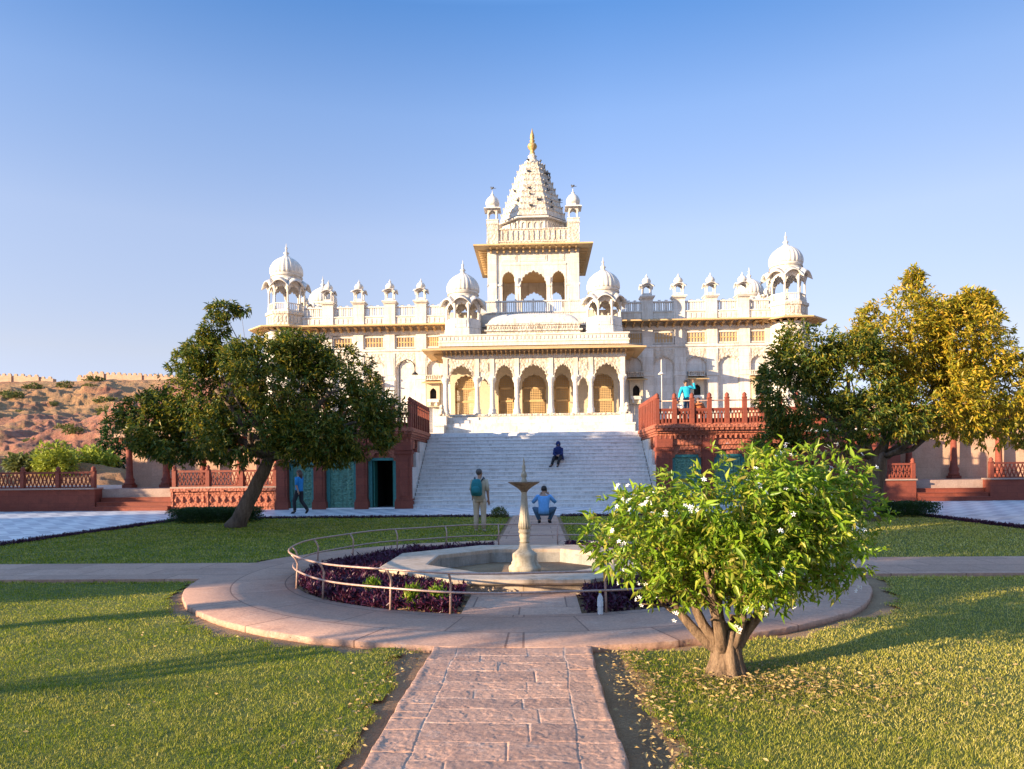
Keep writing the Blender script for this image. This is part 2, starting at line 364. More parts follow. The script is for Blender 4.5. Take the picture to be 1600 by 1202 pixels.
# ------------------------------------------------------------------ mesh builder
WL = {}      # world location of every object we make
class MB:
    def __init__(s):
        s.v = []; s.f = []; s.sm = []; s.T = Matrix.Identity(4)
    def add(s, vs, fs, smooth=False):
        o = len(s.v); T = s.T
        s.v += [tuple(T @ Vector(p)) for p in vs]
        s.f += [tuple(i + o for i in f) for f in fs]; s.sm += [smooth] * len(fs)
        return s
    def box(s, x0, x1, y0, y1, z0, z1):
        return s.add([(x0, y0, z0), (x1, y0, z0), (x1, y1, z0), (x0, y1, z0), (x0, y0, z1), (x1, y0, z1), (x1, y1, z1), (x0, y1, z1)],
                     [(0, 3, 2, 1), (4, 5, 6, 7), (0, 1, 5, 4), (1, 2, 6, 5), (2, 3, 7, 6), (3, 0, 4, 7)])
    def prism(s, poly, y0, y1):
        """poly in (x,z), counter-clockwise seen from -y, extruded from y0 (front) to y1"""
        n = len(poly)
        vs = [(x, y0, z) for x, z in poly] + [(x, y1, z) for x, z in poly]
        fs = [tuple(range(n)), tuple(range(2 * n - 1, n - 1, -1))]
        fs += [(i, i + n, (i + 1) % n + n, (i + 1) % n) for i in range(n)]
        return s.add(vs, fs)
    def lathe(s, prof, cx=0, cy=0, seg=16, rib=0, ribn=0, rot=0, smooth=True, cap=True):
        vs = []; fs = []; n = len(prof)
        for r, z in prof:
            for k in range(seg):
                a = rot + 2 * PI * k / seg
                rr = r * (1 + (rib * (abs(math.sin(a * ribn / 2)) - .6) if rib else 0))
                vs.append((cx + rr * math.cos(a), cy + rr * math.sin(a), z))
        for i in range(n - 1):
            for k in range(seg):
                k2 = (k + 1) % seg
                fs.append((i * seg + k, i * seg + k2, (i + 1) * seg + k2, (i + 1) * seg + k))
        if cap:
            fs.append(tuple(range(seg - 1, -1, -1))); fs.append(tuple(range((n - 1) * seg, n * seg)))
        return s.add(vs, fs, smooth)
    def ngonprism(s, R_, z0, z1, cx=0, cy=0, n=8, R2=None):
        rot = PI / n
        return s.lathe([(R_, z0), (R2 if R2 is not None else R_, z1)], cx, cy, n, rot=rot, smooth=False)
    def tube(s, pts, rad, seg=8, smooth=True, closed=False):
        pts = [Vector(p) for p in pts]; n = len(pts)
        rads = rad if isinstance(rad, (list, tuple)) else [rad] * n
        vs = []; fs = []
        up = None
        for i, p in enumerate(pts):
            if closed: t = pts[(i + 1) % n] - pts[i - 1]
            else: t = pts[min(i + 1, n - 1)] - pts[max(i - 1, 0)]
            t.normalize()
            if up is None:
                up = Vector((0, 0, 1)) if abs(t.z) < .9 else Vector((1, 0, 0))
            a = t.cross(up).normalized(); b_ = a.cross(t).normalized(); up = b_
            for k in range(seg):
                q = 2 * PI * k / seg
                vs.append(p + (a * math.cos(q) + b_ * math.sin(q)) * rads[i])
        m_ = n if closed else n - 1
        for i in range(m_):
            j = (i + 1) % n
            for k in range(seg):
                k2 = (k + 1) % seg
                fs.append((i * seg + k, j * seg + k, j * seg + k2, i * seg + k2))
        if not closed:
            fs.append(tuple(range(seg))); fs.append(tuple(range(n * seg - 1, (n - 1) * seg - 1, -1)))
        return s.add(vs, fs, smooth)
    def bar(s, a, b_, w, h=None):
        """square bar between two points"""
        a = Vector(a); b_ = Vector(b_); t = (b_ - a).normalized(); h = h or w
        up = Vector((0, 0, 1)) if abs(t.z) < .95 else Vector((0, 1, 0))
        x = t.cross(up).normalized() * w / 2; y = x.cross(t).normalized() * h / 2
        vs = [a - x - y, a + x - y, a + x + y, a - x + y, b_ - x - y, b_ + x - y, b_ + x + y, b_ - x + y]
        return s.add(vs, [(0, 1, 2, 3), (7, 6, 5, 4), (0, 4, 5, 1), (1, 5, 6, 2), (2, 6, 7, 3), (3, 7, 4, 0)])
    def ell(s, c, r, seg=14, rings=9, rot=None):
        vs = []; fs = []
        for i in range(rings + 1):
            th = PI * i / rings
            for k in range(seg):
                ph = 2 * PI * k / seg
                q = Vector((r[0] * math.sin(th) * math.cos(ph), r[1] * math.sin(th) * math.sin(ph), r[2] * math.cos(th)))
                if rot: q = rot @ q
                vs.append(Vector(c) + q)
        for i in range(rings):
            for k in range(seg):
                k2 = (k + 1) % seg
                fs.append((i * seg + k, (i + 1) * seg + k, (i + 1) * seg + k2, i * seg + k2))
        return s.add(vs, fs, True)
    def build(s, name, mat, parent=None, origin=None):
        me = bpy.data.meshes.new(name)
        if origin is None:
            if parent is not None: origin = WL[parent.name]
            else:
                a = np.array(s.v); lo = a.min(0); hi = a.max(0); origin = Vector(((lo[0] + hi[0]) / 2, (lo[1] + hi[1]) / 2, lo[2]))
        origin = Vector(origin)
        me.from_pydata([tuple(Vector(p) - origin) for p in s.v], [], s.f); me.update()
        me.polygons.foreach_set('use_smooth', s.sm)
        me.materials.append(mat if not isinstance(mat, str) else M[mat])
        return link(name, me, parent, origin)
def link(name, me, parent, origin):
    o = bpy.data.objects.new(name, me); COL.objects.link(o)
    origin = Vector(origin)
    if parent is not None:
        o.parent = parent; o.location = origin - WL[parent.name]
    else: o.location = origin
    WL[o.name] = origin
    return o
def npmesh(name, V, F, mat, parent=None, origin=(0, 0, 0), smooth=False):
    """V (n,3), F (m,k) arrays"""
    me = bpy.data.meshes.new(name)
    V = np.asarray(V, np.float32) - np.array(origin, np.float32); F = np.asarray(F, np.int32)
    m_, k = F.shape
    me.vertices.add(len(V)); me.vertices.foreach_set('co', V.ravel())
    me.loops.add(m_ * k); me.loops.foreach_set('vertex_index', F.ravel())
    me.polygons.add(m_); me.polygons.foreach_set('loop_start', np.arange(0, m_ * k, k, dtype=np.int32))
    try: me.polygons.foreach_set('loop_total', np.full(m_, k, np.int32))
    except Exception: pass
    me.update(calc_edges=True); me.validate()
    if smooth: me.polygons.foreach_set('use_smooth', np.ones(len(me.polygons), bool))
    me.materials.append(M[mat] if isinstance(mat, str) else mat)
    return link(name, me, parent, origin)
def tag(o, label=None, cat=None, group=None, kind=None):
    if label: o['label'] = label
    if cat: o['category'] = cat
    if group: o['group'] = group
    if kind: o['kind'] = kind
    return o
def empty(name, loc, label=None, cat=None, group=None):
    o = bpy.data.objects.new(name, None); COL.objects.link(o); o.location = loc; o.empty_display_size = .3
    WL[o.name] = Vector(loc)
    return tag(o, label, cat, group)
CH = {}
def kids(o):
    return [c for c in COL.objects if c.parent == o]
def copy_tree(o, parent=None, loc=None, rotz=None, scale=None):
    ks = kids(o)
    c = o.copy(); COL.objects.link(c); c.parent = parent
    if loc is not None: c.location = loc
    if rotz is not None: c.rotation_euler[2] = rotz
    if scale is not None: c.scale = (scale,) * 3
    for k in ks: copy_tree(k, c)
    return c

# ------------------------------------------------------------------ arches
def foil(hw, rise, lobes=9, depth=.09, pts=5, point=.0):
    """scalloped arch from (-hw,0) to (hw,0) going over the top, as (x,z) relative to the springing"""
    out = []
    N = lobes * pts
    for i in range(N + 1):
        t = i / N; th = PI * (1 - t)
        k = 1 - depth + depth * abs(math.sin(lobes * PI * t)) * 1.0
        x = hw * math.cos(th) * k if 0 < i < N else hw * math.cos(th)
        z = rise * math.sin(th) * k
        z += point * rise * max(0, 1 - abs(math.cos(th)) * 3)
        out.append((x, z))
    return out
def arch_poly(x0, x1, z0, z1, cx, hw, zs, rise, lobes=9, depth=.09, point=.08):
    c = [(cx + x, zs + z) for x, z in foil(hw, rise, lobes, depth, 5, point)]
    p = [(x0, z0)]
    if cx - hw - x0 > 1e-3: p.append((cx - hw, z0))
    p += c
    p.append((cx + hw, z0))
    if x1 - cx - hw > 1e-3: p.append((x1, z0))
    p += [(x1, z1), (x0, z1)]
    return p
def column_prof(r, z0, z1):
    h = z1 - z0
    return [(r * 1.7, z0), (r * 1.7, z0 + .04 * h), (r * 1.35, z0 + .06 * h), (r * 1.55, z0 + .12 * h), (r * 1.1, z0 + .17 * h), (r, z0 + .3 * h), (r * .88, z0 + .72 * h),
            (r * 1.05, z0 + .8 * h), (r * .95, z0 + .83 * h), (r * 1.5, z0 + .92 * h), (r * 1.7, z0 + .95 * h), (r * 1.7, z1)]

# ================================================================== the marble monument
TZ = 3.46                      # terrace level
FY = 44.0                      # main wall plane
mon = empty('marble_monument', (0, 44, TZ), 'white marble memorial hall with domed roof kiosks and a tall stepped central spire', 'monument')

def kiosk_proto():
    """eight-sided domed roof kiosk, 3.66 m to the top of its dome; local origin at its floor"""
    m = MB()
    n = 8; R0 = 1.12; ap = R0 * math.cos(PI / 8)
    m.ngonprism(R0 * 1.06, 0, .10); m.ngonprism(R0 * 1.0, .10, .14)
    cn = MB()
    # balustrade and arches, one side at a time
    for k in range(n):
        m.T = Matrix.Rotation(k * PI / 4, 4, 'Z')
        w = R0 * math.sin(PI / 8)
        m.box(-w + .04, w - .04, -ap - .02, -ap + .05, .50, .56)
        for j in range(6):
            x = -w + .1 + (2 * w - .2) * j / 5
            m.box(x - .025, x + .025, -ap, -ap + .04, .14, .50)
        cn.T = m.T; cn.prism([(-w + .01, 1.2), (-w + .09, 1.2)] + [(x, 1.2 + z) for x, z in foil(w - .09, .42, 5, .12, 4, .15)][1:-1] + [(w - .09, 1.2), (w - .01, 1.2), (w - .01, 1.95), (-w + .01, 1.95)], -ap + .02, -ap + .08)
        # curved hood: an arched shell leaning out over each side
        N = 10; vs = []; fs = []
        for i in range(N + 1):
            t = -1 + 2 * i / N
            ri = .34 * (1 - t * t); ro = .42 * (1 - abs(t) ** 2.2)
            vs += [(t * w, -ap + .0, 1.66 + ri), (t * (w + .16), -ap - .36, 1.42 + ro), (t * (w + .16), -ap - .36, 1.47 + ro), (t * w, -ap + .0, 1.78 + ri)]
        for i in range(N):
            a = i * 4; b_ = a + 4
            fs += [(a, a + 1, b_ + 1, b_), (a + 1, a + 2, b_ + 2, b_ + 1), (a + 2, a + 3, b_ + 3, b_ + 2), (a + 3, a, b_, b_ + 3)]
        cn.add(vs, fs, True)
    cn.T = m.T = Matrix.Identity(4)
    cn.ngonprism(R0 * 1.0, 1.95, 2.06)
    cn.lathe([(1.02, 2.06), (1.0, 2.12), (.90, 2.16), (.90, 2.36), (.96, 2.40), (.96, 2.46), (.88, 2.5)], seg=32)
    cn.lathe([(.99, 2.30), (.88, 2.30), (.7, 2.2)], seg=32, cap=False)
    k = m.build('roof_kiosk', 'marble', origin=(0, 0, 0)); cn.build('canopy', 'marble', k)
    d_ = MB()
    prof = []
    for i in range(15):
        t = i / 14
        a = -.22 + t * (PI / 2 + .22 - .12)
        prof.append((1.0 * math.cos(a), 2.68 + .88 * math.sin(a) + .12 * t ** 4))
    d_.lathe([(.92, 2.47)] + prof, seg=96, rib=.05, ribn=24)
    d_.build('dome', 'marble_dome', k)
    f = MB()
    f.lathe([(.20, 3.58), (.26, 3.64), (.14, 3.70), (.11, 3.80), (.18, 3.88), (.07, 3.98), (.055, 4.15), (.085, 4.2), (.03, 4.28), (.012, 4.5)], seg=12)
    f.build('finial', 'marble_dome', k)
    for j in range(n):
        a = PI / 8 + j * PI / 4
        p = MB(); p.lathe(column_prof(.065, .14, 1.66), (R0 - .06) * math.cos(a), (R0 - .06) * math.sin(a), 8)
        p.build('pillar', 'marble', k)
    return k
kp = kiosk_proto()
def put(proto, x, y, z, s=1.0, rot=0.0, parent=mon, first=[True]):
    o = copy_tree(proto, parent, Vector((x, y, z)) - WL[parent.name], rot, s)
    return o
# ---- small square roof kiosks
def small_kiosk():
    m = MB(); w = .27
    m.box(-.40, .40, -.40, .40, 0, .06); m.box(-.45, .45, -.45, .45, .06, .13)
    m.box(-.30, .30, -.30, .30, .13, .17)
    for k in range(4):
        m.T = Matrix.Rotation(k * PI / 2, 4, 'Z')
        poly = [(-w, .62), (-w + .06, .62)] + [(x, .62 + z) for x, z in foil(w - .06, .16, 3, .1, 4, .2)][1:-1] + [(w - .06, .62), (w, .62), (w, .86), (-w, .86)]
        m.prism(poly, -w - .0, -w + .05)
        N = 8; vs = []; fs = []
        for i in range(N + 1):
            t = -1 + 2 * i / N
            vs += [(t * w, -w, .74 + .14 * (1 - t * t)), (t * (w + .13), -w - .17, .66 + .19 * (1 - t * t)), (t * (w + .13), -w - .17, .69 + .19 * (1 - t * t)), (t * w, -w, .80 + .14 * (1 - t * t))]
        for i in range(N):
            a = i * 4; b_ = a + 4
            fs += [(a, a + 1, b_ + 1, b_), (a + 1, a + 2, b_ + 2, b_ + 1), (a + 2, a + 3, b_ + 3, b_ + 2), (a + 3, a, b_, b_ + 3)]
        m.add(vs, fs, True)
        m.box(-w + .06, w - .06, -w + .005, -w + .03, .17, .30)
    m.T = Matrix.Identity(4)
    m.box(-.25, .25, -.25, .25, .86, .92)
    k = m.build('small_roof_kiosk', 'marble', origin=(0, 0, 0))
    d_ = MB(); d_.lathe([(.20, .92), (.24, .98), (.27, 1.06), (.26, 1.14), (.20, 1.24), (.10, 1.30), (.05, 1.34), (.09, 1.38), (.03, 1.43), (.012, 1.55)], seg=24, rib=.05, ribn=12)
    d_.build('dome', 'marble_dome', k)
    for sx in (-1, 1):
        for sy in (-1, 1):
            p = MB(); p.lathe(column_prof(.035, .17, .64), sx * (w - .03), sy * (w - .03), 6); p.build('pillar', 'marble', k)
    return k
sk = small_kiosk()

CX_ = 15.5
for sx in (-1, 1):
    put(kp, sx * CX_, FY + .55, 11.52, 1.0)
    put(kp, sx * CX_, 52.2, 11.52, 1.0)
    put(kp, sx * 4.13, 42.25, 9.75, .955)
    for X in (6.95, 8.88, 10.82, 12.75):
        put(sk, sx * X, FY + .22, 12.0)
    put(sk, sx * 15.3, 47.4, 12.0); put(sk, sx * 15.3, 49.3, 12.0)

def window_part(parent, cx, y, z0, z1, hw, bars=6, mat='soffit'):
    f = MB()
    f.box(cx - hw - .09, cx - hw, y - .05, y + .06, z0 - .09, z1 + .09); f.box(cx + hw, cx + hw + .09, y - .05, y + .06, z0 - .09, z1 + .09)
    f.box(cx - hw, cx + hw, y - .05, y + .06, z0 - .09, z0); f.box(cx - hw, cx + hw, y - .05, y + .06, z1, z1 + .09)
    w = f.build('window', 'marble', parent)
    g = MB()
    for j in range(bars):
        x = cx - hw + (j + .5) * 2 * hw / bars
        g.box(x - .035, x + .035, y + .0, y + .04, z0, z1)
    g.box(cx - hw, cx + hw, y + .005, y + .035, (z0 + z1) / 2 - .03, (z0 + z1) / 2 + .03)
    g.build('grille', mat, w)
    return w

def wing(side):
    s = side
    xs = [5.45, 6.95, 8.90, 10.85, 12.80, 14.35]
    wall = MB()          # back wall sheet behind the blind arches, with real thickness
    a, b_ = (5.0, 14.4)
    def bx(x0, x1, y0, y1, z0, z1, mb):
        if s < 0: x0, x1 = -x1, -x0
        mb.box(x0, x1, y0, y1, z0, z1)
    bx(3.2, 14.4, FY + .16, FY + .5, TZ, 10.58, wall)
    # storey band and cornice
    bx(3.2, 14.4, FY - .05, FY + .16, 9.02, 9.16, wall)
    bx(3.2, 14.4, FY + .03, FY + .16, 8.9, 9.02, wall)
    bx(3.2, 14.4, FY + .04, FY + .16, 10.06, 10.3, wall)
    bx(3.2, 14.4, FY - .10, FY + .16, TZ, TZ + .5, wall)
    for x in xs:
        bx(x - .33, x + .33, FY - .03, FY + .16, TZ + .5, 8.9, wall)
        bx(x - .27, x + .27, FY - .06, FY - .03, TZ + .8, 7.2, wall)
        bx(x - .37, x + .37, FY - .07, FY - .03, 7.25, 7.38, wall)
        bx(x - .25, x + .25, FY - .05, FY - .03, 7.55, 8.6, wall)
        bx(x - .31, x + .31, FY - .02, FY + .16, 9.16, 10.06, wall)
    wall.build('wall', 'marble', mon)
    for i in range(len(xs) - 1):
        x0, x1 = xs[i] + .33, xs[i + 1] - .33
        c = (xs[i] + xs[i + 1]) / 2
        if s < 0: x0, x1, c = -x1, -x0, -c
        if i > 0 or True:
            hw = min(.60, (x1 - x0) / 2 - .02)
            m = MB(); m.prism(arch_poly(x0, x1, TZ + .5, 8.9, c, hw, 7.85, .55, 7, .07, .1), FY + .01, FY + .16)
            # carved border round the arch
            o = foil(hw + .10, .66, 7, .06, 5, .1); i_ = foil(hw + .04, .60, 7, .06, 5, .1)
            for k in range(0, len(o) - 1):
                (xa, za), (xb, zb), (xc, zc), (xd, zd) = o[k], o[k + 1], i_[k + 1], i_[k]
                m.add([(c + q[0], FY - .015, 7.85 + q[1]) for q in ((xa, za), (xb, zb), (xc, zc), (xd, zd))] + [(c + q[0], FY + .012, 7.85 + q[1]) for q in ((xa, za), (xb, zb), (xc, zc), (xd, zd))],
                      [(0, 3, 2, 1), (0, 1, 5, 4), (2, 3, 7, 6)])
            m.build('blind_arch', 'marble_carved', mon)
        # upper grille window
        hw2 = .55 if i > 0 else .40
        window_part(mon, c, FY + .10, 9.30, 9.88, hw2)
        if i in (0, 2, 4):
            # projecting window with its own little hood and sill
            hwn = .40
            w = MB()
            y0 = FY - .18; y1 = FY + .15
            w.prism(arch_poly(c - hwn, c + hwn, 6.0, 7.0, c, .20, 6.45, .22, 5, .08, .25), y0, y0 + .08)
            w.box(c - hwn, c + hwn, y0, y0 + .08, 5.55, 6.0)
            w.box(c - hwn, c - hwn + .06, y0 + .08, y1, 5.55, 7.0); w.box(c + hwn - .06, c + hwn, y0 + .08, y1, 5.55, 7.0)
            wo = w.build('window', 'cream', mon)
            h = MB()
            vs = [(c - .66, y0 - .35, 6.96), (c + .66, y0 - .35, 6.96), (c + .5, y1, 7.12), (c - .5, y1, 7.12),
                  (c - .66, y0 - .35, 7.01), (c + .66, y0 - .35, 7.01), (c + .5, y1, 7.19), (c - .5, y1, 7.19)]
            h.add(vs, [(0, 3, 2, 1), (4, 5, 6, 7), (0, 1, 5, 4), (1, 2, 6, 5), (2, 3, 7, 6), (3, 0, 4, 7)])
            h.build('hood', 'soffit', wo)
            q = MB(); q.box(c - .50, c + .50, y0 + .02, y1, 7.20, 7.26); q.box(c - .50, c + .50, y0 + .02, y1, 7.46, 7.52)
            for k in range(9):
                x = c - .46 + .92 * k / 8; q.box(x - .03, x + .03, y0 + .05, y0 + .1, 7.26, 7.46)
            q.box(c - .48, c + .48, y0 + .12, y1, 7.26, 7.46)
            q.build('parapet', 'marble_carved', wo)
            sl_ = MB(); sl_.box(c - .36, c + .36, y0 - .18, y0, 5.82, 5.9); sl_.box(c - .36, c + .36, y0 - .18, y0 - .13, 5.9, 6.02)
            sl_.box(c - .25, c - .15, y0 - .12, y0, 5.62, 5.82); sl_.box(c + .15, c + .25, y0 - .12, y0, 5.62, 5.82)
            sl_.build('sill', 'marble', wo)
            dk = MB(); dk.box(c - .34, c + .34, y0 + .2, y0 + .24, 5.6, 6.95)
            if i == 4: dk.build('window_back', 'green_carved', wo)
            else: dk.build('window_back', 'dark', wo)  # dark sheet put in for the shade inside the window opening
    # main eave with brackets, following the wing and returning to the corner
    e = MB()
    def ebox(x0, x1, y0, y1, z0, z1):
        if s < 0: x0, x1 = -x1, -x0
        e.box(x0, x1, y0, y1, z0, z1)
    xa, xb = 3.2, 14.45
    vs = [(xa, FY - 1.0, 10.44), (xb, FY - 1.0, 10.44), (xb, FY + .3, 10.60), (xa, FY + .3, 10.60), (xa, FY - 1.0, 10.52), (xb, FY - 1.0, 10.52), (xb, FY + .3, 10.70), (xa, FY + .3, 10.70)]
    if s < 0: vs = [(-x, y, z) for x, y, z in vs]
    fcs = [(0, 3, 2, 1), (4, 5, 6, 7), (0, 1, 5, 4), (1, 2, 6, 5), (2, 3, 7, 6), (3, 0, 4, 7)]
    e.add(vs, fcs if s > 0 else [f[::-1] for f in fcs])
    x = 5.6
    while x < 14.4:
        ebox(x - .05, x + .05, FY - .62, FY + .16, 10.36, 10.44); ebox(x - .05, x + .05, FY - .3, FY + .16, 10.22, 10.36)
        x += .485
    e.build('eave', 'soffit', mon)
    # parapet, posts and balustrade on the roof edge
    p = MB()
    def pb(x0, x1, y0, y1, z0, z1, mb=p):
        if s < 0: x0, x1 = -x1, -x0
        mb.box(x0, x1, y0, y1, z0, z1)
    pb(3.2, 14.35, FY + .05, FY + .35, 10.62, 11.16)
    pb(3.2, 14.35, FY + .0, FY + .38, 11.16, 11.22); pb(3.2, 14.35, FY + .0, FY + .38, 10.6, 10.70)
    x = 5.3
    while x < 14.3:
        pb(x - .09, x + .09, FY + .02, FY + .05, 10.78, 11.08); x += .3
    po = p.build('parapet', 'marble', mon)
    posts = [6.95, 8.88, 10.82, 12.75]
    for X in posts:
        q = MB(); pb(X - .34, X + .34, FY - .03, FY + .47, 10.68, 11.94, q); pb(X - .38, X + .38, FY - .07, FY + .51, 11.94, 12.0, q)
        q.build('post', 'marble', po)
    segs = [5.1] + posts + [14.3]
    for i in range(len(segs) - 1):
        x0, x1 = segs[i] + .34, segs[i + 1] - (.34 if i < 4 else 0)
        q = MB(); pb(x0, x1, FY + .12, FY + .28, 11.22, 11.27, q); pb(x0, x1, FY + .10, FY + .30, 11.76, 11.84, q)
        nb = 9
        for k in range(nb + 1):
            x = x0 + (x1 - x0) * k / nb
            wd = .07 if k % 3 == 0 else .035
            pb(max(x0, x - wd), min(x1, x + wd), FY + .15, FY + .25, 11.27, 11.76, q)
            if k % 3 == 0 and 0 < k < nb: pb(x - .08, x + .08, FY + .12, FY + .28, 11.84, 11.92, q)
        q.build('balustrade', 'marble', po)
    # octagonal corner tower
    t = MB(); X = s * CX_; Y = FY + .55
    t.ngonprism(1.5, TZ, TZ + .5, X, Y); t.ngonprism(1.32, TZ + .5, 10.1, X, Y); t.ngonprism(1.42, 8.9, 9.1, X, Y); t.ngonprism(1.42, 10.1, 10.35, X, Y)
    for k in range(8):
        t.T = Matrix.Translation((X, Y, 0)) @ Matrix.Rotation(k * PI / 4, 4, 'Z')
        ap = 1.32 * math.cos(PI / 8); w = 1.32 * math.sin(PI / 8)
        t.box(-w + .04, -w + .14, -ap - .05, -ap + .02, TZ + .6, 8.85); t.box(w - .14, w - .04, -ap - .05, -ap + .02, TZ + .6, 8.85)
        t.box(-.28, .28, -ap - .04, -ap + .02, 9.3, 9.9)
        t.prism([(-w + .14, 7.6)] + [(x_, 7.6 + z_) for x_, z_ in foil(w - .14, .45, 5, .08, 4, .1)][1:-1] + [(w - .14, 7.6), (w - .14, 8.8), (-w + .14, 8.8)], -ap - .05, -ap + .02)
    t.T = Matrix.Identity(4)
    t.build('corner_tower', 'marble', mon)
    e2 = MB(); e2.lathe([(1.35, 10.5), (2.28, 10.40), (2.28, 10.47), (1.35, 10.68)], X, Y, 8, rot=PI / 8, smooth=False)
    for k in range(24):
        a = 2 * PI * k / 24
        e2.bar((X + 1.2 * math.cos(a), Y + 1.2 * math.sin(a), 10.34), (X + 1.85 * math.cos(a), Y + 1.85 * math.sin(a), 10.40), .08, .1)
    e2.build('corner_eave', 'soffit', mon)
    b = MB(); b.ngonprism(1.30, 10.62, 10.75, X, Y); b.ngonprism(1.22, 10.75, 11.35, X, Y); b.ngonprism(1.30, 11.35, 11.52, X, Y)
    for k in range(8):
        b.T = Matrix.Translation((X, Y, 0)) @ Matrix.Rotation(k * PI / 4, 4, 'Z')
        ap = 1.22 * math.cos(PI / 8)
        for j in range(3): b.box(-.32 + j * .24, -.16 + j * .24, -ap - .03, -ap + .02, 10.85, 11.25)
    b.T = Matrix.Identity(4)
    b.build('corner_parapet', 'marble_carved', mon)
    # side wall, side parapet, rear tower
    r = MB()
    pb(14.4, 15.9, 45.9, 52.5, TZ, 10.4, r); pb(15.1, 15.5, 45.9, 52.5, 10.6, 11.22, r)
    r.build('side_wall', 'marble', mon)
    e3 = MB(); pb(14.3, 16.7, 45.6, 53, 10.42, 10.55, e3); e3.build('side_eave', 'soffit', mon)
    q = MB(); pb(15.2, 15.4, 45.5, 52.2, 11.76, 11.84, q)
    y = 45.6
    while y < 52: pb(15.25, 15.35, y, y + .08, 11.22, 11.76, q); y += .25
    q.build('side_balustrade', 'marble', mon)
    for y in (47.4, 49.3):
        q = MB(); pb(15.0, 15.6, y - .3, y + .3, 10.6, 12.0, q); q.build('side_post', 'marble', mon)
    q = MB(); q.ngonprism(1.25, 10.6, 11.52, s * CX_, 52.2); q.build('rear_kiosk_base', 'marble', mon)
for s in (-1, 1): wing(s)
rf = MB(); rf.box(-15.0, 15.0, FY + .5, 62, 10.32, 10.5); rf.box(-15.0, 15, 61.5, 62, TZ, 10.32); rf.build('roof', 'marble', mon)

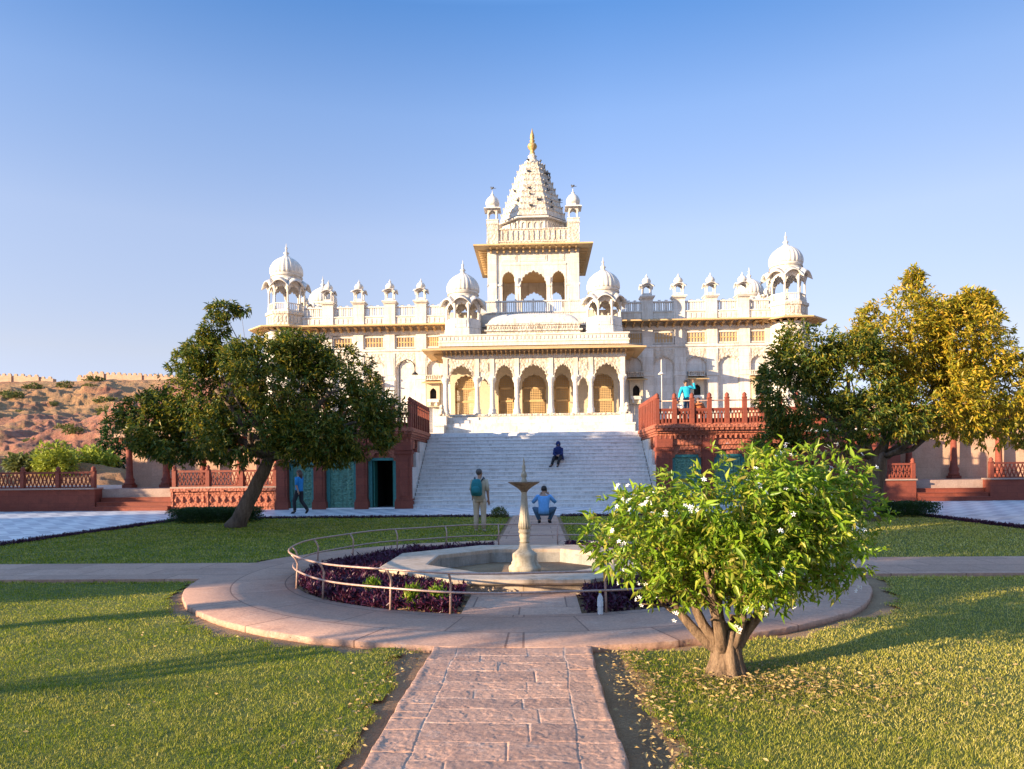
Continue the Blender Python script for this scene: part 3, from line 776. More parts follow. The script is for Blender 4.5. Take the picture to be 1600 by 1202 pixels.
# ---- portico
PY0 = 41.0; PZ = 4.80
def portico():
    # front arcade: half layout (arch / column positions)
    colx = [.97, 2.38, 3.25, 5.05]
    st = MB()
    # upper flight of steps with solid sides, and the floor
    st.box(-5.35, 5.35, PY0 - .35, FY + .1, TZ, PZ)
    ns = 7
    for i in range(ns - 1):
        z = TZ + (PZ - TZ) * (i + 1) / ns
        st.box(-4.85, 4.85, PY0 - .35 - (ns - 1 - i) * .3, PY0 - .35 - (ns - 2 - i) * .3, TZ, z)
    st.build('upper_steps', 'marble', mon)
    bd = MB(); bd.box(-5.40, 5.40, PY0 - .40, PY0 - .35, PZ - .12, PZ + .0)
    for k in range(36):
        x = -5.2 + k * 10.4 / 35
        bd.box(x - .035, x + .035, PY0 - .43, PY0 - .40, PZ - .09, PZ - .03)
    bd.build('floor_edge', 'marble_carved', mon)
    for s in (-1, 1):
        q = MB(); q.box(s * 5.12 - .27, s * 5.12 + .27, PY0 - 2.6, PY0 - .42, TZ, TZ + .55); q.box(s * 5.12 - .30, s * 5.12 + .30, PY0 - 2.65, PY0 - .42, TZ + .55, TZ + .64)
        q.box(s * 5.12 - .27, s * 5.12 + .27, PY0 - 1.5, PY0 - .42, TZ + .64, TZ + 1.2)
        ped = q.build('pedestal', 'marble', mon)
        g = MB()   # reclining carved guardian beast on the pedestal: body, chest, head, legs
        yy = PY0 - 1.0; zz = TZ + 1.2
        g.ell((s * 5.12, yy + .05, zz + .17), (.16, .38, .17)); g.ell((s * 5.12, yy - .28, zz + .28), (.15, .16, .24)); g.ell((s * 5.12, yy - .36, zz + .50), (.13, .15, .13))
        g.box(s * 5.12 - .16, s * 5.12 - .07, yy - .55, yy - .2, zz, zz + .09); g.box(s * 5.12 + .07, s * 5.12 + .16, yy - .55, yy - .2, zz, zz + .09)
        g.build('carved_beast', 'marble_carved', ped)
    def arcade(y, rear=False):
        col_w = .34
        edges = []
        xs = [-5.05, -3.25, -2.38, -.97, .97, 2.38, 3.25, 5.05]
        for i in range(len(xs) - 1):
            a, b_ = xs[i], xs[i + 1]
            c = (a + b_) / 2; span = b_ - a
            x0, x1 = a + .001, b_ - .001
            hw = span / 2 - .22
            m = MB()
            if span < 1.0:      # the narrow niche between paired columns
                zs, rise = 6.45, .38
                hw = .24
                m.prism(arch_poly(x0, x1, 6.4, 8.0, c, hw, zs, rise, 5, .08, .15), y - .12, y + .12)
                m.box(a + .17, b_ - .17, y - .15, y - .12, 7.25, 7.75); m.box(a + .21, b_ - .21, y - .17, y - .15, 7.3, 7.7)
            else:
                rise = {1: .62, 0: .72}.get(0 if span > 1.7 else 1)
                zs = 7.60 - rise
                m.prism(arch_poly(x0, x1, 6.75, 8.0, c, hw, zs, rise, 9, .10, .06), y - .12, y + .12)
                o = foil(hw + .07, rise + .07, 9, .09, 5, .06); q = foil(hw + .01, rise + .01, 9, .09, 5, .06)
                for k in range(len(o) - 1):
                    pts = [o[k], o[k + 1], q[k + 1], q[k]]
                    m.add([(c + u, y - .145, zs + w) for u, w in pts] + [(c + u, y - .118, zs + w) for u, w in pts], [(0, 3, 2, 1), (0, 1, 5, 4), (2, 3, 7, 6)])
                m.box(x0 + .15, c - .3, y - .135, y - .12, 7.72, 7.93); m.box(c + .3, x1 - .15, y - .135, y - .12, 7.72, 7.93)
            m.build('arch', 'marble_carved', mon)
        for x in xs:
            p = MB(); p.lathe(column_prof(.145, PZ, 6.9), x, y, 12)
            p.box(x - .19, x + .19, y - .19, y + .19, 6.85, 6.98)
            p.box(x - .13, x + .13, y - .17, y - .12, 6.98, 8.0)
            p.build('column', 'marble', mon)
        # beam over the arcade
        b = MB(); b.box(-5.24, 5.24, y - .17, y + .17, 8.0, 8.22); b.build('beam', 'marble', mon)
    arcade(PY0)
    # inner arcade line, one arch behind each front arch, carrying the lattice screens
    for (c, hw) in ((0, .72), (-1.68, .47), (1.68, .47), (-4.12, .66), (4.12, .66)):
        m = MB(); y = 43.25; hh = .55
        m.prism(arch_poly(c - hw - .27, c + hw + .27, PZ, 8.2, c, hw, 6.75, .60, 7, .10, .06), y - .12, y + .12)
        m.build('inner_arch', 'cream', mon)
        l_ = MB(); y2 = y + .18; z0, z1 = PZ, 7.4
        l_.box(c - hw, c + hw, y2 - .04, y2 + .04, z0, z0 + .10)
        for z in (5.72, 6.52): l_.box(c - hw, c + hw, y2 - .05, y2 + .05, z, z + .11)
        for x in (c - hw, c + hw - .08): l_.box(x, x + .08, y2 - .05, y2 + .05, z0, z1)
        st_ = .105
        k = 0; x = c - hw + .08
        while x < c + hw - .08:
            l_.box(x, x + .035, y2 - .012, y2 + .012, z0 + .1, z1); x += st_
        z = z0 + .1
        while z < z1:
            l_.box(c - hw + .08, c + hw - .08, y2 - .016, y2 + .016, z, z + .035); z += st_
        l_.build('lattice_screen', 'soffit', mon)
    # walls between the inner arches, solid so that light stops there
    w = MB()
    for a, b_ in ((-5.05, -5.05 + .0), (-3.19, -2.42), (2.42, 3.19)):
        if b_ - a > .01: w.box(a, b_, 43.13, 43.37, PZ, 8.2)
    w.box(-3.19, -3.0, 43.37, FY + 2.2, PZ, 8.2); w.box(3.0, 3.19, 43.37, FY + 2.2, PZ, 8.2)
    w.box(-5.2, 5.2, FY + 2.2, FY + 2.4, PZ, 8.2)
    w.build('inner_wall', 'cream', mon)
    # side arcades: one wide open arch each side
    for s in (-1, 1):
        m = MB(); m.T = Matrix.Translation((s * 5.05, 0, 0)) @ Matrix.Rotation(PI / 2, 4, 'Z')
        m.prism(arch_poly(PY0 + .13, 43.9, 6.75, 8.0, 42.5, 1.05, 6.85, .78, 9, .10, .06), -.12, .12)
        m.box(PY0 + .18, 43.95, -.16, .16, 8.0, 8.22)
        m.T = Matrix.Identity(4)
        m.build('side_arch', 'marble_carved', mon)
        p = MB(); p.lathe(column_prof(.145, PZ, 6.9), s * 5.05, 43.75, 12); p.build('column', 'marble', mon)
    # eave: sloping slab on three sides
    e = MB()
    zi, zo = 8.62, 8.34
    hx = 5.24; ex = 6.25; yo = PY0 - 1.15; yi = PY0 - .1
    def slab(q):       # q: four (x,y,z) of the underside, ccw from above
        up = [(x, y, z + .07) for x, y, z in q]
        e.add(list(q) + up, [(3, 2, 1, 0), (4, 5, 6, 7), (0, 1, 5, 4), (1, 2, 6, 5), (2, 3, 7, 6), (3, 0, 4, 7)])
    slab([(-ex, yo, zo), (ex, yo, zo), (hx, yi, zi), (-hx, yi, zi)])
    slab([(ex, yo, zo), (ex, FY, zo), (hx, FY, zi), (hx, yi, zi)])
    slab([(-ex, FY, zo), (-ex, yo, zo), (-hx, yi, zi), (-hx, FY, zi)])
    for k in range(41):
        x = -5.2 + k * .26
        e.box(x - .035, x + .035, PY0 - .72, PY0 - .17, 8.30, 8.38); e.box(x - .035, x + .035, PY0 - .40, PY0 - .17, 8.14, 8.30)
    for s in (-1, 1):
        for k in range(10):
            y = PY0 + .1 + k * .3
            xa, xb = (5.25, 5.75) if s > 0 else (-5.75, -5.25)
            e.box(xa, xb, y - .035, y + .035, 8.24, 8.36)
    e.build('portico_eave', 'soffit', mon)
    r = MB()
    r.box(-5.22, 5.22, PY0 - .02, FY + .1, 8.23, 9.0)
    r.box(-5.42, 5.42, PY0 - .2, FY + .1, 8.72, 8.92)
    r.box(-5.46, 5.46, PY0 - .24, FY + .1, 8.92, 9.0); r.box(-5.40, 5.40, PY0 - .18, FY + .1, 9.0, 9.30); r.box(-5.46, 5.46, PY0 - .24, FY + .1, 9.30, 9.38)
    for k in range(48):
        x = -5.28 + k * 10.56 / 47
        r.box(x - .07, x + .07, PY0 - .21, PY0 - .18, 9.06, 9.24)
    r.build('portico_parapet', 'marble', mon)
    # kiosk bases on the portico roof
    for s in (-1, 1):
        b = MB(); b.ngonprism(1.15, 9.38, 9.75, s * 4.13, 42.25)
        for k in range(8):
            b.T = Matrix.Translation((s * 4.13, 42.25, 0)) @ Matrix.Rotation(k * PI / 4, 4, 'Z')
            ap = 1.08 * math.cos(PI / 8); w_ = 1.08 * math.sin(PI / 8)
            b.box(-w_ + .06, w_ - .06, -ap - .01, -ap + .03, 9.78, 10.42); b.box(-w_ + .15, w_ - .15, -ap - .035, -ap - .01, 9.88, 10.32)
        b.T = Matrix.Identity(4); b.build('kiosk_base', 'marble', mon)
        # filled chamber behind the portico kiosk
        c = MB(); c.box(s * 4.13 - .9, s * 4.13 + .9, 43.3, FY + .5, 9.38, 11.2); c.build('kiosk_backing', 'marble', mon)
    # curved roof between the kiosks
    v = MB(); NX, NY = 40, 14; W_ = 2.72
    vs = []; fs = []
    for j in range(NY + 1):
        t = j / NY; ph = t * PI / 2
        y = 41.75 + 1.5 * (1 - math.cos(ph)); hz = math.sin(ph)
        for i in range(NX + 1):
            u = -1 + 2 * i / NX
            f = max(0, 1 - abs(u) ** 7) ** .5
            vs.append((u * W_, y, 10.12 + .82 * hz * f + .05 * (1 - u * u)))
    for j in range(NY):
        for i in range(NX):
            a = j * (NX + 1) + i; fs.append((a, a + 1, a + NX + 2, a + NX + 1))
    v.add(vs, fs, True)
    v.build('vaulted_roof', 'marble_dome', mon)
    b = MB(); b.box(-2.72, 2.72, 41.72, 43.4, 9.38, 9.70); b.box(-2.86, 2.86, 41.60, 43.4, 9.70, 9.78); b.box(-2.70, 2.70, 41.74, 43.4, 9.78, 10.05); b.box(-2.78, 2.78, 41.66, 43.4, 10.05, 10.13)
    for k in range(40):
        x = -2.62 + k * 5.24 / 39; b.box(x - .035, x + .035, 41.70, 41.74, 9.84, 9.98)
    for u in range(31):
        x = -2.2 + u * 4.4 / 30; b.lathe([(.035, 10.9), (.045, 10.97), (.01, 11.08)], x, 43.2, 6)
    b.box(-2.3, 2.3, 43.12, 43.28, 10.86, 10.93)
    b.build('vault_base', 'marble_carved', mon)
    # central roof balustrade
    q = MB(); y = FY + .45
    q.box(-3.3, 3.3, y - .15, y + .15, 10.5, 11.3); q.box(-3.34, 3.34, y - .2, y + .2, 11.3, 11.38); q.box(-3.3, 3.3, y - .1, y + .1, 12.02, 12.1)
    for k in range(49):
        x = -3.26 + k * 6.52 / 48; wd = .07 if k % 8 == 0 else .03
        q.box(x - wd, x + wd, y - .06, y + .06, 11.38, 12.02)
        if k % 8 == 0: q.lathe([(.07, 12.1), (.08, 12.16), (.02, 12.24)], x, y, 6)
    q.build('roof_balustrade', 'marble', mon)
portico()

# ---- central tower
def tower():
    tw = MB()
    H = 3.17; Y0, Y1 = 50.0, 56.2; ZB, ZT = 10.5, 16.95
    def face(mb, L, yf):          # one arcaded face; L: transform
        mb.T = L
        for a, b_, c, hw, rise in ((-2.28, -1.10, -1.74, .44, .5), (-1.10, 1.10, 0, .90, .85), (1.10, 2.28, 1.74, .44, .5)):
            mb.prism(arch_poly(a, b_, 12.3, 15.9, c, hw, 15.45 - rise, rise, 9 if hw > .5 else 7, .10, .1), -.02, .24)
        for s in (-1, 1):
            mb.box(s * 2.74 - .46, s * 2.74 + .46, -.0, .60, ZB, ZT)
            mb.box(s * 2.74 - .30, s * 2.74 + .30, -.035, .0, 12.4, 14.35); mb.box(s * 2.74 - .49, s * 2.74 + .49, -.06, .0, 14.45, 14.58)
            mb.box(s * 2.74 - .30, s * 2.74 + .30, -.035, .0, 14.75, 16.7)
        mb.box(-2.28, 2.28, .0, .24, 15.9, ZT); mb.box(-2.28, 2.28, -.05, .0, 15.88, 16.0)
        for c, w in ((-1.66, .5), (0, .95), (1.66, .5)):
            mb.box(c - w, c + w, -.035, .0, 16.15, 16.6); mb.box(c - w + .1, c + w - .1, -.055, -.035, 16.24, 16.5)
        mb.box(-H, H, -.05, .3, ZT, ZT + .1)
        mb.box(-2.28, 2.28, .0, .3, ZB, 12.3)
        mb.T = Matrix.Identity(4)
    cyc = (Y0 + Y1) / 2; hd = (Y1 - Y0) / 2
    for k in range(4):
        L = Matrix.Translation((0, cyc, 0)) @ Matrix.Rotation(k * PI / 2, 4, 'Z') @ Matrix.Translation((0, -hd - k % 2 * .07, 0))
        face(tw, L, Y0)
    t = tw.build('tower', 'marble', mon)
    for s in (-1, 1):
        for yy in (Y0 + .08, Y1 - .08):
            p = MB(); p.lathe(column_prof(.13, 12.3, 15.0), s * 1.12, yy, 10); p.box(s * 1.12 - .17, s * 1.12 + .17, yy - .17, yy + .17, 14.4, 14.55); p.build('column', 'marble', t)
    c = MB(); c.box(-H + .1, H - .1, Y0 + .1, Y1 - .1, 16.2, 16.4); c.build('ceiling', 'soffit', t); c = MB(); c.box(-H + .1, H - .1, Y0 + .1, Y1 - .1, 12.1, 12.28); c.build('floor', 'soffit', t)
    e = MB(); zo, zi = 17.02, 17.12; ex = 4.1; yo, yr = 49.0, 57.3
    e.box(-ex, ex, yo, yr, zo, zo + .10)
    for k in range(14):
        x = -2.95 + k * 5.9 / 13
        e.box(x - .06, x + .06, yo + .25, Y0, 16.90, 17.02); e.box(x - .06, x + .06, yo + .65, Y0, 16.72, 16.90)
    for s in (-1, 1):
        for k in range(14):
            y = Y0 + .2 + k * 5.8 / 13
            xa, xb = (H, 3.85) if s > 0 else (-3.85, -H)
            e.box(xa, xb, y - .06, y + .06, 16.90, 17.02)
    e.build('eave', 'soffit', t)
    p = MB(); Hp = 3.2
    p.box(-Hp, Hp, 50.1, 56.3, 17.12, 17.55); p.box(-Hp - .05, Hp + .05, 50.05, 56.35, 17.55, 17.63); p.box(-Hp + .02, Hp - .02, 50.12, 56.28, 17.63, 18.42); p.box(-Hp - .04, Hp + .04, 50.06, 56.34, 18.42, 18.5)
    for k in range(13):
        x = -2.2 + k * 4.4 / 12
        p.box(x - .05, x + .05, 50.07, 50.12, 17.7, 18.35)
    for k in range(26):
        x = -3.05 + k * 6.1 / 25; p.box(x - .07, x + .07, 50.05, 50.1, 17.22, 17.46)
    for s in (-1, 1):
        for yy in (50.42, 55.98):
            p.box(s * 2.83 - .40, s * 2.83 + .40, yy - .40, yy + .40, 17.12, 18.78); p.box(s * 2.83 - .44, s * 2.83 + .44, yy - .44, yy + .44, 18.78, 18.88)
    p.build('parapet', 'marble_carved', t)
    # drum with blind arches
    d_ = MB(); Rd = 2.42; ap = Rd * math.cos(PI / 8)
    d_.ngonprism(Rd, 17.6, 19.6, 0, 53.2)
    for k in range(8):
        d_.T = Matrix.Translation((0, 53.2, 0)) @ Matrix.Rotation(k * PI / 4, 4, 'Z')
        for j in range(4):
            c = -.66 + j * .44
            d_.prism([(c - .2, 18.6), (c - .15, 18.6)] + [(c + x, 19.05 + z) for x, z in foil(.15, .17, 3, .05, 4, .2)] + [(c + .15, 18.6), (c + .2, 18.6), (c + .2, 19.4), (c - .2, 19.4)], -ap - .06, -ap + .01)
    d_.T = Matrix.Identity(4)
    d_.lathe([(2.4, 19.50), (2.9, 19.42), (2.9, 19.50), (2.42, 19.72)], 0, 53.2, 8, rot=PI / 8, smooth=False)
    d_.build('drum', 'marble', t)
    # stepped spire
    s_ = MB(); NT = 9; z0, z1 = 19.7, 24.0
    for i in range(NT):
        a = i / NT; b_ = (i + 1) / NT
        r0 = 2.60 * (1 - a) ** .92 + .92 * (1 - (1 - a) ** .92); r1 = 2.60 * (1 - b_) ** .92 + .92 * (1 - (1 - b_) ** .92)
        za = z0 + (z1 - z0) * a; zb = z0 + (z1 - z0) * b_
        s_.lathe([(r0, za), (r1 + .03, zb - .07), (r1 + .07, zb - .05), (r1 + .07, zb), (r1, zb + .01)], 0, 53.2, 8, rot=PI / 8, smooth=False)
        for k in range(8):
            s_.T = Matrix.Translation((0, 53.2, 0)) @ Matrix.Rotation(k * PI / 4, 4, 'Z')
            w = (r1 + .1) * math.sin(PI / 8); ap = (r1 + .1) * math.cos(PI / 8)
            nk = max(2, int(w / .13))
            for j in range(nk + 1):
                x = -w + 2 * w * j / nk; s_.lathe([(.05, zb), (.06, zb + .05), (.015, zb + .10)], x, -ap + .04, 5)
            s_.box(-.1, .1, -(r0 + r1) / 2 * math.cos(PI / 8) - .05, -(r0 + r1) / 2 * math.cos(PI / 8) + .1, za + .16, za + .26)
        s_.T = Matrix.Identity(4)
    s_.lathe([(.95, 24.0), (.80, 24.1), (.58, 24.3), (.62, 24.36), (.40, 24.5), (.28, 24.75), (.34, 24.85), (.22, 24.9), (.2, 25.0)], 0, 53.2, 16)
    s_.build('spire', 'marble_carved', t)
    k = MB(); k.lathe([(.18, 24.98), (.2, 25.1), (.14, 25.2), (.16, 25.3), (.33, 25.5), (.36, 25.62), (.30, 25.76), (.12, 25.86), (.17, 25.93), (.2, 26.02), (.1, 26.1), (.17, 26.2), (.14, 26.45), (.06, 26.7), (.012, 26.95)], 0, 53.2, 16)
    k.build('finial', 'gold', t)
    # four corner turrets
    def turret():
        m = MB(); w = .34
        m.box(-.40, .40, -.40, .40, 0, .22); m.box(-.44, .44, -.44, .44, .22, .27)
        for q in range(4):
            m.T = Matrix.Rotation(q * PI / 2, 4, 'Z')
            m.prism([(-w, .68), (-w + .08, .68)] + [(x, .68 + z) for x, z in foil(w - .1, .26, 3, .1, 4, .25)][1:-1] + [(w - .08, .68), (w, .68), (w, 1.08), (-w, 1.08)], -w, -w + .06)
        m.T = Matrix.Identity(4)
        m.lathe([(.5, 1.08), (.82, 1.0), (.82, 1.05), (.56, 1.16)], 0, 0, 4, rot=PI / 4, smooth=False)
        m.ngonprism(.42, 1.14, 1.3, n=8)
        o = m.build('corner_turret', 'marble', origin=(0, 0, 0))
        d2 = MB(); d2.lathe([(.40, 1.30), (.47, 1.40), (.49, 1.52), (.44, 1.70), (.33, 1.88), (.18, 2.02), (.08, 2.08), (.12, 2.14), (.05, 2.2), (.01, 2.45)], seg=24, rib=.05, ribn=12); d2.build('cap', 'marble_dome', o)
        for sx in (-1, 1):
            for sy in (-1, 1):
                pp = MB(); pp.lathe(column_prof(.05, .27, .70), sx * (w - .05), sy * (w - .05), 6); pp.build('pillar', 'marble', o)
        return o
    tp = turret()
    for sx in (-1, 1):
        for yy in (50.42, 55.98):
            o = copy_tree(tp, t, Vector((sx * 2.83, yy, 18.88)) - WL[t.name])
    for c in kids(tp): bpy.data.objects.remove(c)
    bpy.data.objects.remove(tp)
tower()
for pr in (kp, sk):
    for c in kids(pr): bpy.data.objects.remove(c)
    bpy.data.objects.remove(pr)

# ================================================================== terraces, stairs and red pavilions
TY = 30.5
def struct(mb, name, mat): return tag(mb.build(name, mat), kind='structure')
t = MB(); t.box(-17.8, 17.8, 35.5, 66, -.1, TZ - .12); struct(t, 'terrace', 'red')
t = MB(); t.box(-17.9, 17.9, 35.42, 66, TZ - .12, TZ - .004); struct(t, 'terrace_paving', 'step')
# lower flight: twenty marble steps
ri = MB(); st = MB(); NS = 20; run = (35.52 - 30.55) / NS; rise = TZ / NS
for i in range(NS):
    y = 30.55 + i * run; z = rise * (i + 1)
    ri.box(-5.18, 5.18, y + .03, y + run + .03, 0 if i == 0 else z - rise - .01, z - .045)
    st.box(-5.20, 5.20, y - .012, y + run + .03, z - .045, z)
ri.box(-5.18, 5.18, 35.2, 35.51, 0, TZ - .05)
sto = st.build('marble_staircase', 'step', origin=(0, 33, 0)); ri.build('riser', 'riser', sto)
tag(sto, 'broad flight of shaded grey and white marble steps between the two red pavilions', 'stairs')
# marble cheek walls beside the flight
for s in (-1, 1):
    c = MB()
    for i in range(0, 5):
        y0 = 30.75 + i * .96; zt = TZ * min(1, (y0 + 1.35 - 30.55) / 4.97)
        c.box(s * 5.30 - .09, s * 5.30 + .09, y0, y0 + .94, 0, min(zt + .7, TZ - .5))
    tag(c.build('cheek_wall', 'marble'), 'stepped white marble side wall of the stairs under the %s red pavilion' % ('left' if s < 0 else 'right'), 'wall')

def railing(parent, x0, x1, y, z, n, h_panel=.66, h_post=1.22, mat='red', pipe=True, along='x', style='slats'):
    """stone posts with low carved panels between and a pipe rail above"""
    def P(a, off, zz):
        return (a, y + off, zz) if along == 'x' else (y + off, a, zz)
    T = Matrix.Identity(4) if along == 'x' else Matrix.Rotation(PI / 2, 4, 'Z')
    def mk():
        b = MB()
        if along == 'y': b.T = Matrix(((0, 1, 0, 0), (1, 0, 0, 0), (0, 0, 1, 0), (0, 0, 0, 1)))
        return b
    xs = [x0 + (x1 - x0) * i / n for i in range(n + 1)]
    for x in xs:
        b = mk(); b.box(x - .085, x + .085, y - .085, y + .085, z, z + h_post - .14)
        b.lathe([(.12, z + h_post - .14), (.12, z + h_post - .10), (.07, z + h_post - .08), (.10, z + h_post - .03), (.08, z + h_post + .04), (.015, z + h_post + .1)], x, y, 8)
        b.build('railing_post', mat, parent)
    for i in range(n):
        a, c = xs[i] + .085, xs[i + 1] - .085
        b = mk(); b.box(a, c, y - .03, y + .03, z, z + .06); b.box(a, c, y - .04, y + .04, z + h_panel - .09, z + h_panel)
        if style == 'slats':
            k = 4
            for j in range(k + 1):
                x = a + (c - a) * j / k; w = .035
                b.box(max(a, x - w), min(c, x + w), y - .025, y + .025, z + .06, z + h_panel - .20)
            for j in range(k):
                x = a + (c - a) * (j + .5) / k
                b.box(x - .035, x + .035, y - .02, y + .02, z + h_panel - .19, z + h_panel - .12)
            b.box(a, c, y - .025, y + .025, z + h_panel - .24, z + h_panel - .2); b.box(a, c, y - .025, y + .025, z + h_panel - .12, z + h_panel - .09)
        else:
            zt, zb = z + h_panel - .10, z + .06
            wlen = zt - zb; k = max(2, int(round((c - a) / (wlen * .62)))); stp = (c - a) / k
            for j in range(k):
                xa = a + j * stp; xb = xa + stp; xm = (xa + xb) / 2
                for (p1, p2) in (((xa, zb), (xm, zt)), ((xm, zt), (xb, zb)), ((xa, zt), (xm, zb)), ((xm, zb), (xb, zt))):
                    b.bar((p1[0], y, p1[1]), (p2[0], y, p2[1]), .035, .045)
                b.bar((xm - stp * .25, y, (zb + zt) / 2), (xm + stp * .25, y, (zb + zt) / 2), .035, .04)
        b.build('railing_panel', mat, parent)
    if pipe:
        b = mk(); b.tube([(xs[0], y, z + h_post - .24), (xs[-1], y, z + h_post - .24)], .028, 6); b.build('pipe_rail', 'rail', parent)

def pavilion(s):
    side = 'left' if s < 0 else 'right'
    lab = {-1: 'red sandstone garden pavilion with green carved doors behind the leaning tree', 1: 'sunlit carved red sandstone pavilion with balcony above the flowering bush'}[s]
    p = empty('red_pavilion', (s * 8.1, 32.7, 0), lab, 'pavilion', 'red sandstone pavilions flanking the stairs')
    x_in, x_out = 5.25, 11.1
    def X(a, b): return (a, b) if s > 0 else (-b, -a)
    Y0, Y1 = 30.5, 35.5
    piers = [5.55, 7.38, 9.22, 10.85]
    b = MB()
    # solid body behind the doors with one room left open at the stair end
    b.box(*X(7.1, x_out), Y0 + .55, Y1, 0, 2.6)
    b.box(*X(5.45, 7.1), Y0 + 3.4, Y1, 0, 2.6)
    b.box(*X(5.38, 5.45), Y0 + .5, Y1, 0, 2.6)
    b.build('body', 'red', p)
    rm = MB(); rm.box(*X(5.46, 7.09), Y0 + 3.3, Y0 + 3.39, 0, 2.6); rm.box(*X(7.02, 7.09), Y0 + .5, Y0 + 3.3, 0, 2.6); rm.box(*X(5.46, 5.52), Y0 + .5, Y0 + 3.3, 0, 2.6); rm.build('room_shade', 'dark', p)  # thin lining coloured near-black to stand in for the room's shade
    # beam and slab with moulded edge
    q = MB(); q.box(*X(5.30, x_out), Y0 + .02, Y1, 2.6, 3.0); q.build('beam', 'red_carved', p)
    sl_ = MB()
    for (o, za, zb) in ((.06, 3.0, 3.10), (.16, 3.10, 3.18), (.28, 3.18, 3.30), (.38, 3.30, 3.44)):
        sl_.box(*X(x_in - o * .45, x_out + .1), Y0 - o, Y1, za, zb)
    k = 0; x = 5.3
    while x < x_out:
        sl_.box(*X(x, x + .13), Y0 - .34, Y0 - .28, 3.20, 3.29); sl_.box(*X(x + .03, x + .10), Y0 - .12, Y0 + .02, 2.86, 3.0); x += .21
    sl_.box(*X(x_in - .12, x_out + .1), Y0 - .30, Y1, 3.44, 3.475)
    sl_.build('balcony_slab', 'red_carved', p)
    for i, x in enumerate(piers):
        w = .33 if i == 0 else .24
        c = MB(); c.box(*X(x - w - .06, x + w + .06), Y0 - .06, Y0 + .50, 0, .32); c.box(*X(x - w - .03, x + w + .03), Y0 - .03, Y0 + .50, .32, .42)
        c.box(*X(x - w, x + w), Y0, Y0 + .50, .42, 2.35); c.box(*X(x - w * .6, x + w * .6), Y0 - .03, Y0, .55, 2.2)
        c.box(*X(x - w - .05, x + w + .05), Y0 - .05, Y0 + .5, 2.35, 2.5); c.box(*X(x - w, x + w), Y0 - .10, Y0 + .5, 2.5, 2.99)
        c.build('pillar', 'red', p)
    for i in range(3):
        a, c_ = piers[i] + (.33 if i == 0 else .24), piers[i + 1] - .24
        cx = (a + c_) / 2; w = (c_ - a) / 2
        if s < 0: cxx = -cx
        else: cxx = cx
        # carved head panel with stepped bracket shapes
        h = MB()
        xl, xr = cxx - w, cxx + w
        h.prism([(xl, 2.06), (xl + .10, 2.06), (xl + .14, 2.2), (xl + .26, 2.26), (xl + .34, 2.4), (xr - .34, 2.4), (xr - .26, 2.26), (xr - .14, 2.2), (xr - .10, 2.06), (xr, 2.06), (xr, 2.59), (xl, 2.59)], Y0 + .1, Y0 + .24)
        h.build('head_panel', 'red_carved', p)
        f = MB(); f.box(xl + .01, xl + .16, Y0 + .26, Y0 + .42, .05, 2.2); f.box(xr - .16, xr - .01, Y0 + .26, Y0 + .42, .05, 2.2); f.box(xl + .16, xr - .16, Y0 + .26, Y0 + .42, 2.08, 2.2)
        fo = f.build('door_frame', 'teal', p)
        tt = MB(); tt.box(xl + .17, xr - .17, Y0 + .245, Y0 + .26, 2.2, 2.58); tt.build('transom', 'red_carved', p)
        th = MB(); th.box(xl, xr, Y0 + .02, Y0 + .5, 0, .05); th.build('threshold', 'step', p)
        if i == 0 and s < 0:
            for hx, dx in ((xl + .18, 1), (xr - .18, -1)):
                l_ = MB(); l_.box(min(hx, hx + dx * .05), max(hx, hx + dx * .05), Y0 + .45, Y0 + 1.05, .06, 2.07); l_.build('door_leaf', 'green', fo)
        else:
            for k in range(2):
                xa = xl + .165 + k * (w - .165); xb = xa + (w - .165) - .008
                l_ = MB(); l_.box(xa, xb, Y0 + .34, Y0 + .39, .06, 2.07)
                nc, nr = 2, 9
                for r_ in range(nr):
                    for c2 in range(nc):
                        px = xa + .04 + (xb - xa - .08) * (c2 + .5) / nc; pz = .14 + 1.86 * (r_ + .5) / nr
                        l_.add([(px - .10, Y0 + .34, pz), (px, Y0 + .34, pz - .09), (px + .10, Y0 + .34, pz), (px, Y0 + .34, pz + .09), (px, Y0 + .29, pz)], [(0, 1, 4), (1, 2, 4), (2, 3, 4), (3, 0, 4)])
                    zz = .14 + 1.86 * r_ / nr; l_.box(xa, xb, Y0 + .325, Y0 + .34, zz - .012, zz + .012)
                l_.box(xa, xa + .03, Y0 + .32, Y0 + .34, .06, 2.07); l_.box(xb - .03, xb, Y0 + .32, Y0 + .34, .06, 2.07)
                l_.build('door_leaf', 'green_carved', fo)
    # columns on the stair side
    for y in (32.2, 33.7, 35.2):
        c = MB(); c.lathe(column_prof(.13, 0, 2.62), s * 5.46, y, 10); c.box(s * 5.46 - .16, s * 5.46 + .16, y - .16, y + .16, 2.5, 2.99); c.build('side_column', 'red', p)
    # standing kerb inside the balcony
    kb = MB(); kb.box(*X(5.5, x_out), Y0 + .12, Y0 + .9, 3.475, 3.72); kb.build('balcony_bench', 'red', p)
    a, c_ = (x_in + .0, x_out) if s > 0 else (-x_out, -x_in - .0)
    railing(p, a, c_, Y0 - .02, 3.475, 8)
    railing(p, Y0 + .5, Y1, s * (x_in + .02), 3.475, 9, along='y')
    return p
for s in (-1, 1): pavilion(s)

